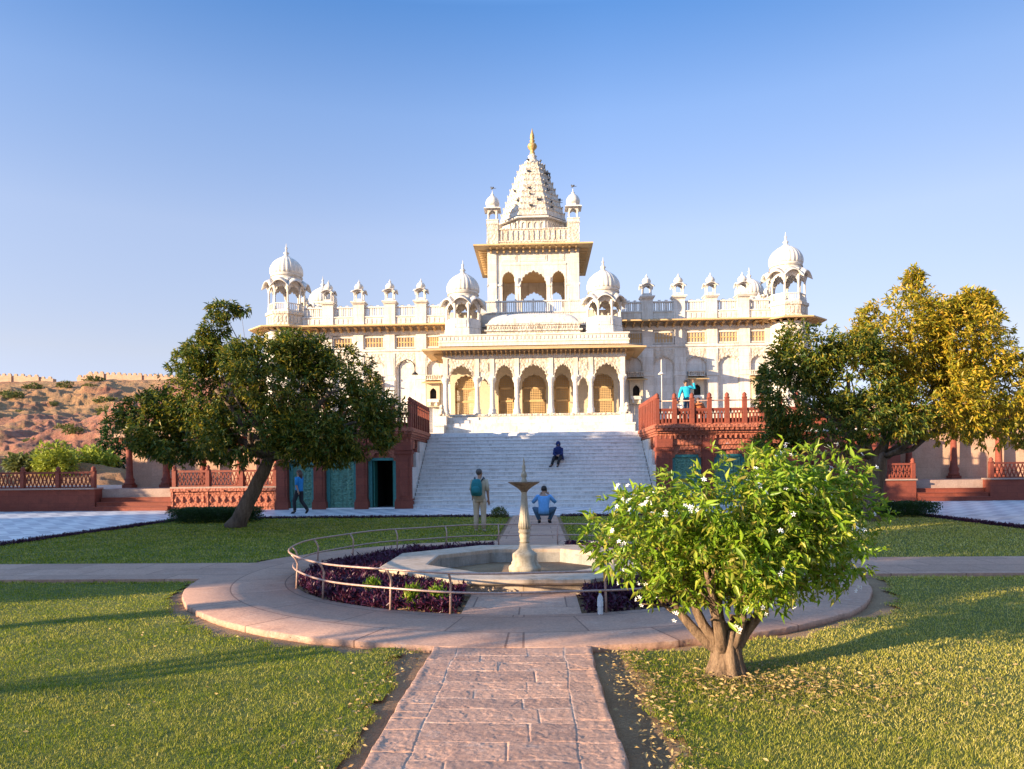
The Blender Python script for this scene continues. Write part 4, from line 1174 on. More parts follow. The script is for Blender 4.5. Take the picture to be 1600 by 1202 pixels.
# ---- low terraces left and right, with carved front, railing and steps
def low_terrace(s, yf, xa, xb, lab, rail_z=.95, mat='red', n=4, carved=False, cat='terrace wall'):
    """xa < xb"""
    p = empty('terrace_wall', ((xa + xb) / 2, yf + .3, 0), lab, cat, 'red sandstone terrace walls with pierced railing')
    b = MB(); b.box(xa, xb, yf, yf + .6, 0, .95); b.box(xa, xb, yf - .05, yf, 0, .12)
    b.build('base', 'red_carved' if carved else 'red', p)
    c = MB(); c.box(xa - .02, xb + .02, yf - .09, yf + .62, .95, 1.02); c.build('coping', 'coping', p)
    if carved:
        f = MB(); k = max(2, int((xb - xa) / 1.3)); w = (xb - xa) / k
        f.box(xa, xb, yf - .09, yf - .05, .0, .06); f.box(xa, xb, yf - .14, yf - .0, .82, .95)
        for i in range(k):
            x0 = xa + i * w
            f.box(x0, x0 + .10, yf - .07, yf - .0, .12, .82); f.box(x0 + .1, x0 + w, yf - .04, yf, .70, .76); f.box(x0 + .1, x0 + w, yf - .04, yf, .14, .2)
            for j in range(5):
                cx = x0 + .22 + (w - .34) * j / 4; f.lathe([(.02, .30), (.10, .42), (.03, .60)], cx, yf + .0, 6)
            f.box(x0 + w * .5 - .07, x0 + w * .5 + .07, yf - .20, yf - .14, .80, .88)
        f.box(xb - .1, xb, yf - .07, yf, .12, .82)
        f.build('carved_panel', 'red_carved', p)
    railing(p, xa + .1, xb - .1, yf + .1, 1.02, n, .72, .86, pipe=False, style='lattice')
    return p
def stone_steps(xa, xb, yf, lab):
    b = MB()
    for i in range(5):
        b.box(xa, xb, yf - .25 + i * .30, yf + 1.6, .19 * i, .19 * (i + 1) - .03); b.box(xa, xb, yf - .28 + i * .30, yf + 1.6, .19 * (i + 1) - .03, .19 * (i + 1) - (.005 if i == 4 else 0))
    return tag(b.build('stone_steps', 'red'), lab, 'steps', 'red stone steps up to the side terraces')
YL, YR = 30.9, 33.4
low_terrace(-1, YL, -15.9, -11.2, 'sunlit orange carved sandstone terrace wall with lattice railing behind the leaning tree', n=3, carved=True)
stone_steps(-19.3, -15.95, YL, 'shaded red stone steps left of the sunlit carved terrace wall')
low_terrace(-1, YL, -34, -19.35, 'long dark red terrace wall with railing in front of the rocky hill', n=9)
low_terrace(1, YR, 11.3, 17.45, 'dark red terrace wall with railing behind the right tree trunk', n=4)
stone_steps(17.5, 20.7, YR, 'shaded red stone steps under the tree at the right')
low_terrace(1, YR, 20.75, 36, 'dark red terrace wall running off the right edge of the picture', n=9)
tf = MB(); tf.box(-60, -11.12, YL + .55, 44, -.05, .944); struct(tf, 'terrace_floor', 'coping')
tf = MB(); tf.box(11.12, 60, YR + .55, 46, -.05, .944); struct(tf, 'terrace_floor', 'coping')

def side_wing(s, x_start, x_end, yb, top, cols, lab):
    p = empty('side_building', (s * (x_start + x_end) / 2, yb + 1.5, .944), lab, 'building', 'low sandstone buildings beside the monument')
    xa, xb = (x_start, x_end) if s > 0 else (-x_end, -x_start)
    w = MB(); w.box(xa, xb, yb, yb + 4, .944, top); w.build('wall', 'tan', p)
    r = MB(); r.box(xa - .25, xb + .25, yb - 1.0, yb + 4.2, top, top + .16); r.box(xa - .1, xb + .1, yb - .8, yb + 4.1, top + .16, top + .45); r.build('roof', 'tan', p)
    for x in cols:
        c = MB(); X_ = s * x
        c.box(X_ - .24, X_ + .24, yb - .74, yb - .26, .944, 1.10); c.lathe(column_prof(.15, 1.10, top - .25), X_, yb - .5, 12); c.box(X_ - .26, X_ + .26, yb - .76, yb - .24, top - .35, top - .2); c.box(X_ - .45, X_ + .45, yb - .62, yb - .38, top - .2, top)
        c.build('column', 'red', p)
    b = MB(); b.box(xa, xb, yb - .6, yb - .4, top - .22, top); b.build('lintel', 'red', p)
    return p
side_wing(-1, 11.2, 19.6, 34.2, 3.35, [19.4, 17.6, 15.8, 14.0, 12.2], 'low tan building with red columns under the leaning tree')
side_wing(1, 11.2, 32, 37.2, 4.2, [14.4, 16.6, 18.8, 21.0, 23.2, 25.4], 'sunlit tan building with red columns behind the right tree')

# ---- a lamp standard with a swan neck behind each balcony
def lamp(x, y, z, lab, top, arm):
    p = empty('street_lamp', (x, y, z), lab, 'street lamp')
    b = MB()
    pts = [(x, y, z), (x, y, top - .45)]
    for i in range(1, 9):
        a = PI * i / 8; pts.append((x + arm * (.42 - .42 * math.cos(a)), y, top - .45 + .45 * math.sin(a)))
    pts.append((x + arm * .84, y, top - .62)); b.tube(pts, .028, 6); b.lathe([(.09, z), (.07, z + .3), (.04, z + .4)], x, y, 8)
    b.build('pole', 'black' if arm > 0 else 'marble', p)
    h = MB(); h.lathe([(.03, top - .60), (.05, top - .66), (.17, top - .76), (.17, top - .79)], x + arm * .84, y, 12); h.build('lamp_shade', 'black' if arm > 0 else 'marble', p)
lamp(-7.15, 38.0, TZ, 'thin dark swan-necked lamp standing behind the left balcony railing', 7.55, 1)
lamp(6.75, 38.0, TZ, 'thin white lamp pole in front of the shaded right wing', 7.35, -.02)

# ================================================================== garden ground
g = MB(); g.box(-900, 900, -300, 44, -.4, -.068); struct(g, 'ground', 'soil')
g = MB(); g.box(-900, 900, 44, 1500, -.5, -.12); struct(g, 'ground', 'soil')
# marble court round the lawn
c = MB(); c.box(-12.55, 12.95, 25.45, 36, -.06, 0); c.box(-60, -12.55, -6, 40, -.06, 0); c.box(12.95, 60, -6, 40, -.06, 0)
struct(c, 'court_paving', 'court')
CY = 11.45; RI, RO = 3.52, 4.97
def ring_mesh(name, r0, r1, z0, z1, mat, wob=0):
    N = 720; V = []; F = []
    for k in range(N):
        a = 2 * PI * k / N; w = wob * (fbm(math.cos(a) * 6 + 9, math.sin(a) * 6 + 9, 3) - .5) + .03 * (fbm(math.cos(a) * 50 + 99, math.sin(a) * 50 + 99, 3) - .5)
        ca, sa = math.cos(a), math.sin(a); ro = r1 + w
        V += [(r0 * ca, CY + r0 * sa, z0), (r0 * ca, CY + r0 * sa, z1), ((ro - .009) * ca, CY + (ro - .009) * sa, z1), (ro * ca, CY + ro * sa, z1 - .008), (ro * ca, CY + ro * sa, z0)]
    for k in range(N):
        a = k * 5; b = ((k + 1) % N) * 5
        for j in range(4): F.append((a + j, a + j + 1, b + j + 1, b + j))
        F.append((a + 4, a, b, b + 4))
    o = npmesh(name, V, [f[::-1] for f in F], mat, origin=(0, CY, z0)); return tag(o, kind='structure')
ring_mesh('ring_path', RI, RO, -.10, 0, 'path_ring', .10)
# near path: rough hand-cut slabs as real relief
def near_path():
    nx, ny = 300, 960; y0, y1 = 2.6, 7.2; x0, x1 = -.76, .71
    u = np.linspace(0, 1, nx); v = np.linspace(y0, y1, ny)
    U, Yg = np.meshgrid(u, v)
    wobL = (fbm(Yg * 2.2, Yg * 0 + 3, 4) - .5) * .07; wobR = (fbm(Yg * 2.2, Yg * 0 + 8, 4) - .5) * .07
    Xg = (x0 + wobL) * (1 - U) + (x1 + wobR) * U
    h = (fbm(Xg * 3, Yg * 3, 3) - .5) * .006 + (fbm(Xg * 8, Yg * 8, 3) - .5) * .004 + (fbm(Xg * 40, Yg * 40, 4) - .5) * .005
    # chipped layers
    h += -.003 * np.clip((fbm(Xg * 2.3 + 40, Yg * 5 + 7, 5) - .55) * 30, 0, 1) - .0025 * np.clip((fbm(Xg * 6 + 4, Yg * 9 + 70, 5) - .58) * 40, 0, 1)
    brk = np.clip((fbm(Xg * 5 + 3, Yg * 5 + 9, 4) - .36) * 6, .45, 1.0)
    def groove(dist, w=.005, d=.0065): return -d * brk * np.exp(-(dist / w) ** 2)
    # two long joints near the edges
    wob = (fbm(Yg * 1.7, Yg * 0 + 20, 5) - .5) * .06
    jl, jr = x0 + .26, x1 - .27
    dl, dr = Xg - (jl + wob), Xg - (jr - wob)
    h += groove(dl, .004, .005) + groove(dr, .004, .005)
    rr = np.random.RandomState(5); rows = []; y = y0
    while y < y1:
        rows.append(y); y += rr.uniform(.17, .36)
    inside = (dl > 0) & (dr < 0)
    tone = np.full(Xg.shape, .5); joint = np.exp(-(dl / .012) ** 2) + np.exp(-(dr / .012) ** 2)
    for i, yr in enumerate(rows):
        dy = Yg - (yr + (fbm(Xg * 5, Xg * 0 + i * 3, 3) - .5) * .03)
        h += groove(dy) * inside
        nxt = rows[i + 1] if i + 1 < len(rows) else y1
        xs_ = rr.uniform(jl + .2, jr - .2); hh = rr.uniform(-.002, .002)
        band = (Yg > yr) & (Yg < nxt) & inside
        h += groove(Xg - xs_ + (Yg - yr) * .05) * band
        h += hh * band * np.where(Xg > xs_, 1, -1)
        t1, t2 = rr.uniform(.15, .95, 2); tone = np.where(band, np.where(Xg > xs_, t1, t2), tone)
        joint += (np.exp(-(dy / .009) ** 2) * inside + np.exp(-((Xg - xs_) / .009) ** 2) * band)
    for i in range(12):
        ye = rr.uniform(y0, y1); h += groove(Yg - ye - Xg * .05, .006, .012) * (dl < 0)
        ye = rr.uniform(y0, y1); h += groove(Yg - ye + Xg * .05, .006, .012) * (dr > 0)
    # raised kerb stones at the very edge, slumping outwards
    edge = np.minimum(U, 1 - U)
    h += .006 * np.exp(-((edge - .03) / .02) ** 2) * (fbm(Yg * 3, Yg * 0 + 2, 3) > .4)
    h -= .05 * np.clip(1 - edge / .012, 0, 1)
    Z = h - .009
    fade = np.clip((Yg - 6.3) / .5, 0, 1); Z = Z * (1 - fade) + (-.006) * fade
    V = np.stack([Xg, Yg, Z], -1).reshape(-1, 3)
    idx = np.arange(nx * ny).reshape(ny, nx)
    F = np.stack([idx[:-1, :-1], idx[:-1, 1:], idx[1:, 1:], idx[1:, :-1]], -1).reshape(-1, 4)
    # skirts
    sk_ = []; n0 = len(V); VL = V.reshape(ny, nx, 3)[:, 0].copy(); VL[:, 2] = -.11; VR = V.reshape(ny, nx, 3)[:, -1].copy(); VR[:, 2] = -.11
    V = np.concatenate([V, VL, VR]); a = n0 + np.arange(ny); b = n0 + ny + np.arange(ny)
    F = np.concatenate([F, np.stack([a[:-1], idx[:-1, 0], idx[1:, 0], a[1:]], -1), np.stack([idx[:-1, -1], b[:-1], b[1:], idx[1:, -1]], -1)])
    po_ = tag(npmesh('garden_path', V, F, 'path', origin=(0, 3, -.1), smooth=True), kind='structure')
    for nm_, ar in (('tone', tone), ('joint', joint * np.clip((fbm(Xg * 4, Yg * 4, 4) - .38) * 5, 0, 1))):
        at_ = po_.data.attributes.new(nm_, 'FLOAT', 'POINT'); full = np.full(len(V), .5 if nm_ == 'tone' else 0, np.float32); full[:ar.size] = ar.ravel(); at_.data.foreach_set('value', full)
near_path()
p = MB(); p.box(-.75, .70, -2.5, 2.62, -.10, -.008); struct(p, 'garden_path', 'path_slab')
p = MB(); p.box(-.65, .70, 7.1, 9.34, -.10, -.005); struct(p, 'garden_path', 'path_slab')
p = MB(); p.box(-.68, .84, 13.5, 25.45, -.10, -.005); struct(p, 'garden_path', 'path_slab')
p = MB(); p.box(-12.5, -4.3, 10.75, 12.65, -.10, -.006); struct(p, 'cross_path', 'path_slab')
p = MB(); p.box(4.3, 12.9, 10.95, 12.95, -.10, -.006); struct(p, 'cross_path', 'path_slab')
# lawn turf: fine grid with a worn, irregular edge
def lawn_mask(X, Y, grow=0.0):
    n = (fbm(X * 2.6, Y * 2.6, 5) - .5) * .7
    r = np.hypot(X, Y - CY)
    m = (X > -12.35) & (X < 12.75) & (Y < 25.15) & (Y > -6)
    worn = np.where((X < 0) & (Y < 7.5) & (Y > 3), .20, .10)
    m &= (r > RO + .22 + n * .7 - grow)
    m &= ~((X > -.76 - worn - n * .8 + grow) & (X < .72 + .30 + n * .6 - grow) & (Y < 11))
    m &= ~((X > -.85 + grow) & (X < 1.0 - grow) & (Y > 11))
    m &= ~((X < 0) & (Y > 10.60 - n * .15 + grow) & (Y < 12.75 - grow))
    m &= ~((X > 0) & (Y > 10.80 - n * .15 + grow) & (Y < 13.05 - grow))
    return m
def lawn():
    s_ = .1; xs = np.arange(-12.6, 12.8, s_); ys = np.arange(-2, 25.2, s_)
    X, Y = np.meshgrid(xs, ys); keep = lawn_mask(X[:-1, :-1] + s_ / 2, Y[:-1, :-1] + s_ / 2)
    Z = -.040 + (fbm(X * .8, Y * .8, 3) - .5) * .03
    V = np.stack([X, Y, Z], -1).reshape(-1, 3); nx = len(xs); idx = np.arange(X.size).reshape(X.shape)
    F = np.stack([idx[:-1, :-1], idx[:-1, 1:], idx[1:, 1:], idx[1:, :-1]], -1)[keep]
    tag(npmesh('lawn', V, F, 'lawn', origin=(0, 11, -.06), smooth=True), kind='structure')
lawn()
def grass_blades(n, y0, y1, xlim, hgt, wid, seed, name='grass'):
    r = np.random.RandomState(seed)
    # density falling with distance: sample y with a 1/y bias
    u = r.rand(n); Y = y0 * (y1 / y0) ** u
    X = (r.rand(n) * 2 - 1) * np.minimum(xlim, Y * .80 + .6)
    k = lawn_mask(X, Y, .05) & (fbm(X * 9 + 60, Y * 9, 3) > .22)
    X, Y = X[k], Y[k]; n = len(X)
    z = -.040 + (fbm(X * .8, Y * .8, 3) - .5) * .03
    h = hgt * (.5 + r.rand(n)) * (.6 + .8 * fbm(X * 3, Y * 3, 3)); a = r.rand(n) * 2 * PI; w = wid * (.6 + .8 * r.rand(n)) * np.clip(Y / 5, .8, 4)
    ln = h * (.35 + .8 * r.rand(n)); b = r.rand(n) * 2 * PI
    base = np.stack([X, Y, z], -1); d_ = np.stack([np.cos(a) * w / 2, np.sin(a) * w / 2, 0 * a], -1)
    mid = base + np.stack([np.cos(b) * ln * .3, np.sin(b) * ln * .3, h * .6], -1)
    tip = base + np.stack([np.cos(b) * ln, np.sin(b) * ln, h * .95], -1)
    V = np.stack([base - d_, base + d_, mid + d_ * .7, mid - d_ * .7, tip], 1).reshape(-1, 3)
    i = np.arange(n)[:, None] * 5
    F = np.concatenate([i + np.array([[0, 1, 2]]), i + np.array([[0, 2, 3]]), i + np.array([[3, 2, 4]])])
    return V, F
Vs = []; Fs = []; o_ = 0
for args in ((300000, 3.3, 11, 12.3, .018, .0040, 1), (150000, 10.5, 25.2, 12.6, .030, .0055, 2)):
    V, F = grass_blades(*args); Vs.append(V); Fs.append(F + o_); o_ += len(V)
tag(npmesh('grass', np.concatenate(Vs), np.concatenate(Fs), 'grass', origin=(0, 8, -.06)), 'short green and straw coloured lawn grass round the paths', 'grass', kind='stuff')

# ---- leaf makers
def leaf_arrays(C, D, L, W, r, fold=.25, droop=.15):
    """C base points, D unit directions, L lengths: folded diamond leaves"""
    n = len(C)
    up = r.normal(size=(n, 3)) * .6 + np.array([0, 0, 1.0])
    S = np.cross(D, up); S /= np.linalg.norm(S, axis=1)[:, None] + 1e-9
    N = np.cross(S, D)
    L = L[:, None]; Wd = (W * L[:, 0])[:, None] if np.isscalar(W) else W[:, None]
    mid = C + D * L * .45
    tip = C + D * L - N * L * droop
    return np.stack([C, mid - S * Wd + N * Wd * fold, tip, mid + S * Wd + N * Wd * fold], 1)
def leaf_mesh(name, V4, mat, parent=None, origin=(0, 0, 0)):
    n = len(V4); V = V4.reshape(-1, 3); i = np.arange(n)[:, None] * 4
    F = np.concatenate([i + np.array([[0, 1, 2]]), i + np.array([[0, 2, 3]])])
    return npmesh(name, V, F, mat, parent, origin)
def rosettes(P, A, per, L, W, r, spread=1.0, droop=.2, sag=.0):
    """clusters at P around axes A: 'per' leaves each"""
    n = len(P); P = np.repeat(P, per, 0); A = np.repeat(A, per, 0)
    D = A + r.normal(size=P.shape) * spread; D[:, 2] -= sag
    D /= np.linalg.norm(D, axis=1)[:, None]
    Ls = L * (.6 + .6 * r.rand(len(P)))
    base = P + r.normal(size=P.shape) * L * .25
    return leaf_arrays(base, D, Ls, W, r, .25, droop)
def crown_points(lobes, n, r, gap=.42, inner=.45):
    """points through the outer shell of a set of ellipsoids, thinned by noise so that gaps open"""
    lob = np.array(lobes, float); vol = lob[:, 3] * lob[:, 4] * lob[:, 5]; pr = vol ** .62; pr /= pr.sum()
    k = r.choice(len(lob), n * 2, p=pr); d_ = r.normal(size=(n * 2, 3)); d_ /= np.linalg.norm(d_, axis=1)[:, None]
    rad = inner + (1 - inner) * r.rand(n * 2) ** .6
    rad *= .86 + .28 * vnoise(d_[:, 0] * 3 + k * 7, d_[:, 1] * 3 + d_[:, 2] * 3)
    P = lob[k, :3] + d_ * rad[:, None] * lob[k, 3:6]
    g_ = vnoise(P[:, 0] * 1.7 + P[:, 2] * .9, P[:, 1] * 1.7 + P[:, 2] * 1.3)
    keep = g_ > gap * r.rand(len(P)) ** .35 * .95
    P = P[keep][:n]; A = d_[keep][:n]
    return P, A
def limb(mb, a, b, r0, r1, r, wig=.12, n=6, seg=8):
    a = np.array(a, float); b = np.array(b, float); L = np.linalg.norm(b - a); pts = []; rad = []
    off = r.normal(size=3) * wig * L
    for i in range(n + 1):
        t = i / n; q = a + (b - a) * t + off * math.sin(PI * t) * .5 + r.normal(size=3) * wig * .12 * L * (0 < i < n)
        pts.append(tuple(q)); rad.append(r0 + (r1 - r0) * t)
    mb.tube(pts, rad, seg); return pts

def tree(name, base, fork, lobes, n, label, mat, seed, trunk_r=.26, L=.17, per=9, group=None, gap=.42, trunks=None, extra=None, sag=.35, cat='tree'):
    r = np.random.RandomState(seed)
    t = empty(name, base, label, cat, group)
    m = MB(); b = Vector(base); f = Vector(fork)
    pts = []; rad = []
    for i in range(9):
        u = i / 8; q = b.lerp(f, u) + Vector((r.normal() * .02, r.normal() * .02, 0)) * (0 < i < 8)
        pts.append(q); rad.append(trunk_r * (1.35 if i == 0 else 1.0 - .35 * u))
    m.tube(pts, rad, 12)
    tips = []
    for lb in lobes:
        c = np.array(lb[:3]); e = c + r.normal(size=3) * .1
        start = np.array(f) - np.array((0, 0, .1)) + r.normal(size=3) * .03
        kk = min(1.0, lb[3] / 1.3); p1 = limb(m, start, c, trunk_r * .5 * kk, trunk_r * .2 * kk * kk, r, .14)
        for k in range(4):
            d_ = r.normal(size=3); d_[2] = abs(d_[2]) * .5 - .1; d_ /= np.linalg.norm(d_)
            st_ = np.array(p1[3 + k % 3]); limb(m, st_, st_ + d_ * np.array(lb[3:6]) * .85, trunk_r * .16 * kk, .006, r, .18, 5, 5)
    m.build('trunk', 'bark', t)
    P, A = crown_points(lobes, n, r, gap)
    A = A * .8 + np.array([0, 0, .1])
    V = rosettes(P, A, per, L, .17, r, .75, .25, sag)
    V = V.reshape(-1, 4, 3)
    leaf_mesh('crown', V, mat, t, base)
    return t
# left tree: leaning trunk, broad flat crown with one high wisp
tree('leafy_tree', (-8.95, 21.3, -.08), (-7.75, 21.2, 2.2),
     [(-11.3, 21.2, 3.1, 1.0, 1.4, 1.05), (-10.3, 21.0, 2.85, 1.5, 1.7, .95), (-9.4, 21.1, 4.1, 1.6, 1.8, 1.45), (-7.6, 20.8, 4.2, 1.7, 1.9, 1.55), (-6.1, 21.2, 4.1, 1.5, 1.7, 1.45), (-4.9, 21.0, 3.15, 1.15, 1.5, 1.15),
      (-8.1, 20.4, 2.75, 1.9, 1.8, .95), (-6.2, 20.7, 2.6, 1.7, 1.6, .9), (-10.2, 20.7, 2.6, 1.3, 1.4, .75), (-5.0, 20.8, 2.7, 1.0, 1.2, .8), (-9.75, 21.2, 5.2, .6, .7, .6), (-9.5, 21.2, 5.9, .42, .4, .45), (-9.2, 21.2, 6.5, .5, .35, .24), (-8.65, 21.2, 6.5, .3, .25, .12), (-6.7, 21.2, 5.1, 1.0, 1.2, .7), (-8.0, 21.2, 5.1, .9, 1.1, .55)],
     8600, 'broad dark leafy tree with a leaning trunk at the back of the left lawn', 'leaf_dark', 21, .25, .155, 9, gap=.7)
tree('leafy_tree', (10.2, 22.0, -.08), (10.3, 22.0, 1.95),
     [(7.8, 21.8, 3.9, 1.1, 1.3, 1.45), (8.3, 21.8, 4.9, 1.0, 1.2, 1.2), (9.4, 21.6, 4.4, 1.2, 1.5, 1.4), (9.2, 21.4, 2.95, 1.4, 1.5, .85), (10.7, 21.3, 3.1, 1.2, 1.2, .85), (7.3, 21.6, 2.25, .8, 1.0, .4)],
     3900, 'shaded half of the right tree, shade put into its dark green leaves, with a forked pale trunk in front of the right red pavilion', 'leaf_dark', 22, .24, .165, 9, gap=.75)  # shaded half of one tree; dark leaves carry the shade
tree('right_tree_sunlit', (11.0, 23.5, -.08), (11.3, 23.4, 2.0),
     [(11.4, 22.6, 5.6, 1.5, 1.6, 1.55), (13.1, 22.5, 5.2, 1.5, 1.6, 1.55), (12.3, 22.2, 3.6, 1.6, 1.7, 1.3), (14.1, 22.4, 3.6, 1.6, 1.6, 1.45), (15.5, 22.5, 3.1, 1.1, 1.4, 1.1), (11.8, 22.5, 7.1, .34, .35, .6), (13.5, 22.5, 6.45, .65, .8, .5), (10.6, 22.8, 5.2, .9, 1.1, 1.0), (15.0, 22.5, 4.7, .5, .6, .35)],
     5600, 'taller sunlit half of the right tree, sunlight put into its golden leaf colour', 'leaf_sunlit', 24, .2, .165, 9, gap=.72)  # sunlit half of the same tree, added with its own hidden trunk

# ---- foreground flowering bush
def bush():
    r = np.random.RandomState(77); base = (1.72, 5.80, -.07)
    t = empty('flowering_bush', base, 'round bright green bush with white star flowers on a thick forked trunk by the path', 'bush')
    m = MB()
    bx, by, bz = base
    fork = []
    # fluted stump from several fused stems
    for k in range(11):
        a = 2 * PI * k / 11 + .3 + r.normal() * .12; rr = .082 + .010 * r.normal()
        x0, y0 = bx + rr * math.cos(a) * 1.1, by + rr * math.sin(a) * 1.1
        hh = .42 + .05 * math.sin(k * 2.2)
        m.tube([(x0 * 1.0 + .03 * math.cos(a), y0 + .03 * math.sin(a), bz), (x0, y0, bz + .12), (bx + rr * .85 * math.cos(a), by + rr * .85 * math.sin(a), bz + .28), (bx + rr * 1.25 * math.cos(a), by + rr * 1.25 * math.sin(a), bz + hh + .02)], [.062 + .02 * r.rand(), .042 + .012 * r.rand(), .036 + .012 * r.rand(), .025], 10)
    m.tube([(bx, by, bz), (bx, by, bz + .30), (bx, by, bz + .42)], [.10, .09, .05], 12)
    ends = [(-.50, .0, .95), (-.28, -.35, .9), (-.12, .30, 1.1), (.10, -.20, 1.15), (.35, .1, .92), (.62, -.05, .82), (.45, .35, .95), (-.75, .1, 1.0), (.8, .2, 1.0), (.05, .5, 1.05)]
    for (ex, ey, ez) in ends:
        a = math.atan2(ey, ex); st_ = (bx + .05 * math.cos(a), by + .05 * math.sin(a), bz + .20)
        pts = limb(m, st_, (bx + ex * .8, by + ey * .9, bz + ez), .050, .016, r, .06, 7, 9)
        for k in range(6):
            s0 = pts[3 + k % 4]; d_ = np.array([ex, ey, 0]) * .5 + r.normal(size=3) * .35; d_[2] = abs(d_[2]) + .15
            limb(m, s0, np.array(s0) + d_ * .32, .013, .004, r, .12, 5, 5)
    m.build('trunk', 'bark_pale', t)
    lobes = [(bx - .30, by, 1.02, .78, .68, .52), (bx + .35, by + .05, 1.08, .80, .72, .55), (bx, by - .1, 1.25, .80, .70, .48), (bx - .62, by + .1, 1.05, .48, .5, .40), (bx + .80, by + .1, 1.05, .45, .55, .45),
             (bx - .1, by - .30, .80, .52, .40, .34), (bx + .15, by, .98, .6, .5, .5), (bx + .50, by + .1, 1.48, .55, .5, .32), (bx - .12, by, 1.42, .72, .6, .34), (bx - .45, by - .1, .66, .24, .3, .2)]
    lobes = [(bx + (a_ - bx) * 1.08 + .08, b2, c2, d2 * 1.08, e2, f2) for a_, b2, c2, d2, e2, f2 in lobes]
    P, A = crown_points(lobes, 2100, r, .66, .38)
    kk = P[:, 2] > .44 + .12 * r.rand(len(P)); P, A = P[kk], A[kk]
    A = A * .7 + np.array([0, 0, .35])
    V = np.concatenate([rosettes(P[::3], A[::3], 9, .055, .19, r, .9, .30, .25), rosettes(P[1::3], A[1::3], 8, .075, .17, r, .85, .35, .35), rosettes(P[2::3], A[2::3], 7, .10, .15, r, .75, .4, .5)]).reshape(-1, 4, 3)
    leaf_mesh('foliage', V, 'leaf_bush', t, base)
    # white five-petalled flowers, each cluster its own part
    k = 0
    for i in r.permutation(len(P)):
        q = P[i]
        if (q[1] > by + .15 and q[2] < 1.4) or k >= 99 or abs(q[0] - bx - .08) > 1.06 or q[2] > 1.72: continue
        o = np.array((bx, by, 1.0)); dd = (q - o); dd[2] *= 1.3
        if np.linalg.norm(dd) < .66: continue
        fm = MB(); out = Vector(dd); out.normalize(); out.y -= .5; out.z += .3; out.normalize()
        for c in range(1 + int(r.rand() * 2.2)):
            cpos = Vector(q) + out * .09 + Vector(r.normal(size=3) * .018)
            nrm = (out + Vector(r.normal(size=3) * .35)).normalized(); aa = nrm.orthogonal().normalized(); bb = nrm.cross(aa)
            for pt in range(5):
                an = 2 * PI * pt / 5 + r.rand() * .2; d1 = aa * math.cos(an) + bb * math.sin(an); s1 = nrm.cross(d1)
                fm.add([cpos + d1 * .002, cpos + d1 * .011 - s1 * .0045 + nrm * .003, cpos + d1 * .021 + s1 * .002, cpos + d1 * .012 + s1 * .0045 + nrm * .002], [(0, 1, 2, 3)])
        fm.build('flower', 'petal', t); k += 1
    return t
bush()

# ---- clipped hedges and purple border
def leaf_box(name, x0, x1, y0, y1, z0, z1, n, mat, L, seed, label, cat, kind=None, group=None, core=True):
    r = np.random.RandomState(seed)
    P = np.stack([r.uniform(x0, x1, n), r.uniform(y0, y1, n), z0 + (z1 - z0) * r.rand(n) ** .5], -1)
    A = np.stack([(P[:, 0] - (x0 + x1) / 2) / (x1 - x0), (P[:, 1] - (y0 + y1) / 2) / (y1 - y0), .6 + 0 * P[:, 0]], -1)
    V = rosettes(P, A, 5, L, .22, r, .8, .15, 0).reshape(-1, 4, 3)
    o = leaf_mesh(name, V, mat, None, ((x0 + x1) / 2, (y0 + y1) / 2, z0))
    tag(o, label, cat, group, kind); return o
leaf_box('hedge', -12.0, -9.3, 23.0, 24.6, -.08, .42, 5200, 'leaf_hedge', .06, 31, 'low clipped green hedge behind the leaning tree trunk', 'hedge', group='low clipped hedges at the lawn corners')
leaf_box('hedge', 9.9, 13.0, 23.2, 24.7, -.08, .42, 5200, 'leaf_hedge', .06, 32, 'low clipped green hedge beside the right marble court', 'hedge', group='low clipped hedges at the lawn corners')
def border():
    r = np.random.RandomState(9); Ps = []
    for (x0, x1, y0, y1, n) in ((-12.5, -.85, 25.15, 25.42, 5200), (1.0, 12.9, 25.15, 25.42, 5200), (-12.55, -12.28, 2, 25.2, 8500), (12.68, 12.95, 2, 25.2, 8500)):
        Ps.append(np.stack([r.uniform(x0, x1, n), r.uniform(y0, y1, n), -.08 + .10 * r.rand(n)], -1))
    P = np.concatenate(Ps); A = np.tile(np.array([[0, 0, .6]]), (len(P), 1))
    V = rosettes(P, A, 4, .05, .22, r, .8, .15, 0).reshape(-1, 4, 3)
    tag(leaf_mesh('border_planting', V, 'leaf_purple', None, (0, 25, -.08)), 'low dark purple border planting along the edge of the lawn', 'border planting', kind='stuff')
border()
def beds():
    r = np.random.RandomState(10); n = 15000
    a = r.rand(n) * 2 * PI; rad = np.sqrt(r.uniform(2.15 ** 2, 3.44 ** 2, n)); X = rad * np.cos(a); Y = CY + rad * np.sin(a)
    oc = np.maximum(np.maximum(abs(X), abs(Y - CY)), (abs(X) + abs(Y - CY)) / math.sqrt(2)); k = (oc > 2.16) & ~((X > -.72) & (X < .78)) & (vnoise(X * 2, Y * 2) > .12)
    X, Y = X[k], Y[k]; hgt = .20 * (.4 + .8 * fbm(X * 2.2, Y * 2.2, 3))
    P = np.stack([X, Y, -.08 + hgt * r.rand(len(X)) ** .5], -1); A = np.tile(np.array([[0, 0, .8]]), (len(P), 1))
    V = rosettes(P, A, 5, .085, .16, r, .75, .25, 0).reshape(-1, 4, 3)
    tag(leaf_mesh('bed_planting', V, 'leaf_purple', None, (0, CY, -.08)), 'deep purple leafy planting in the round bed about the fountain basin', 'bed planting', kind='stuff')
beds()
s = MB(); s.lathe([(3.5, -.06), (3.5, -.055)], 0, CY, 64); struct(s, 'bed_soil', 'soil')
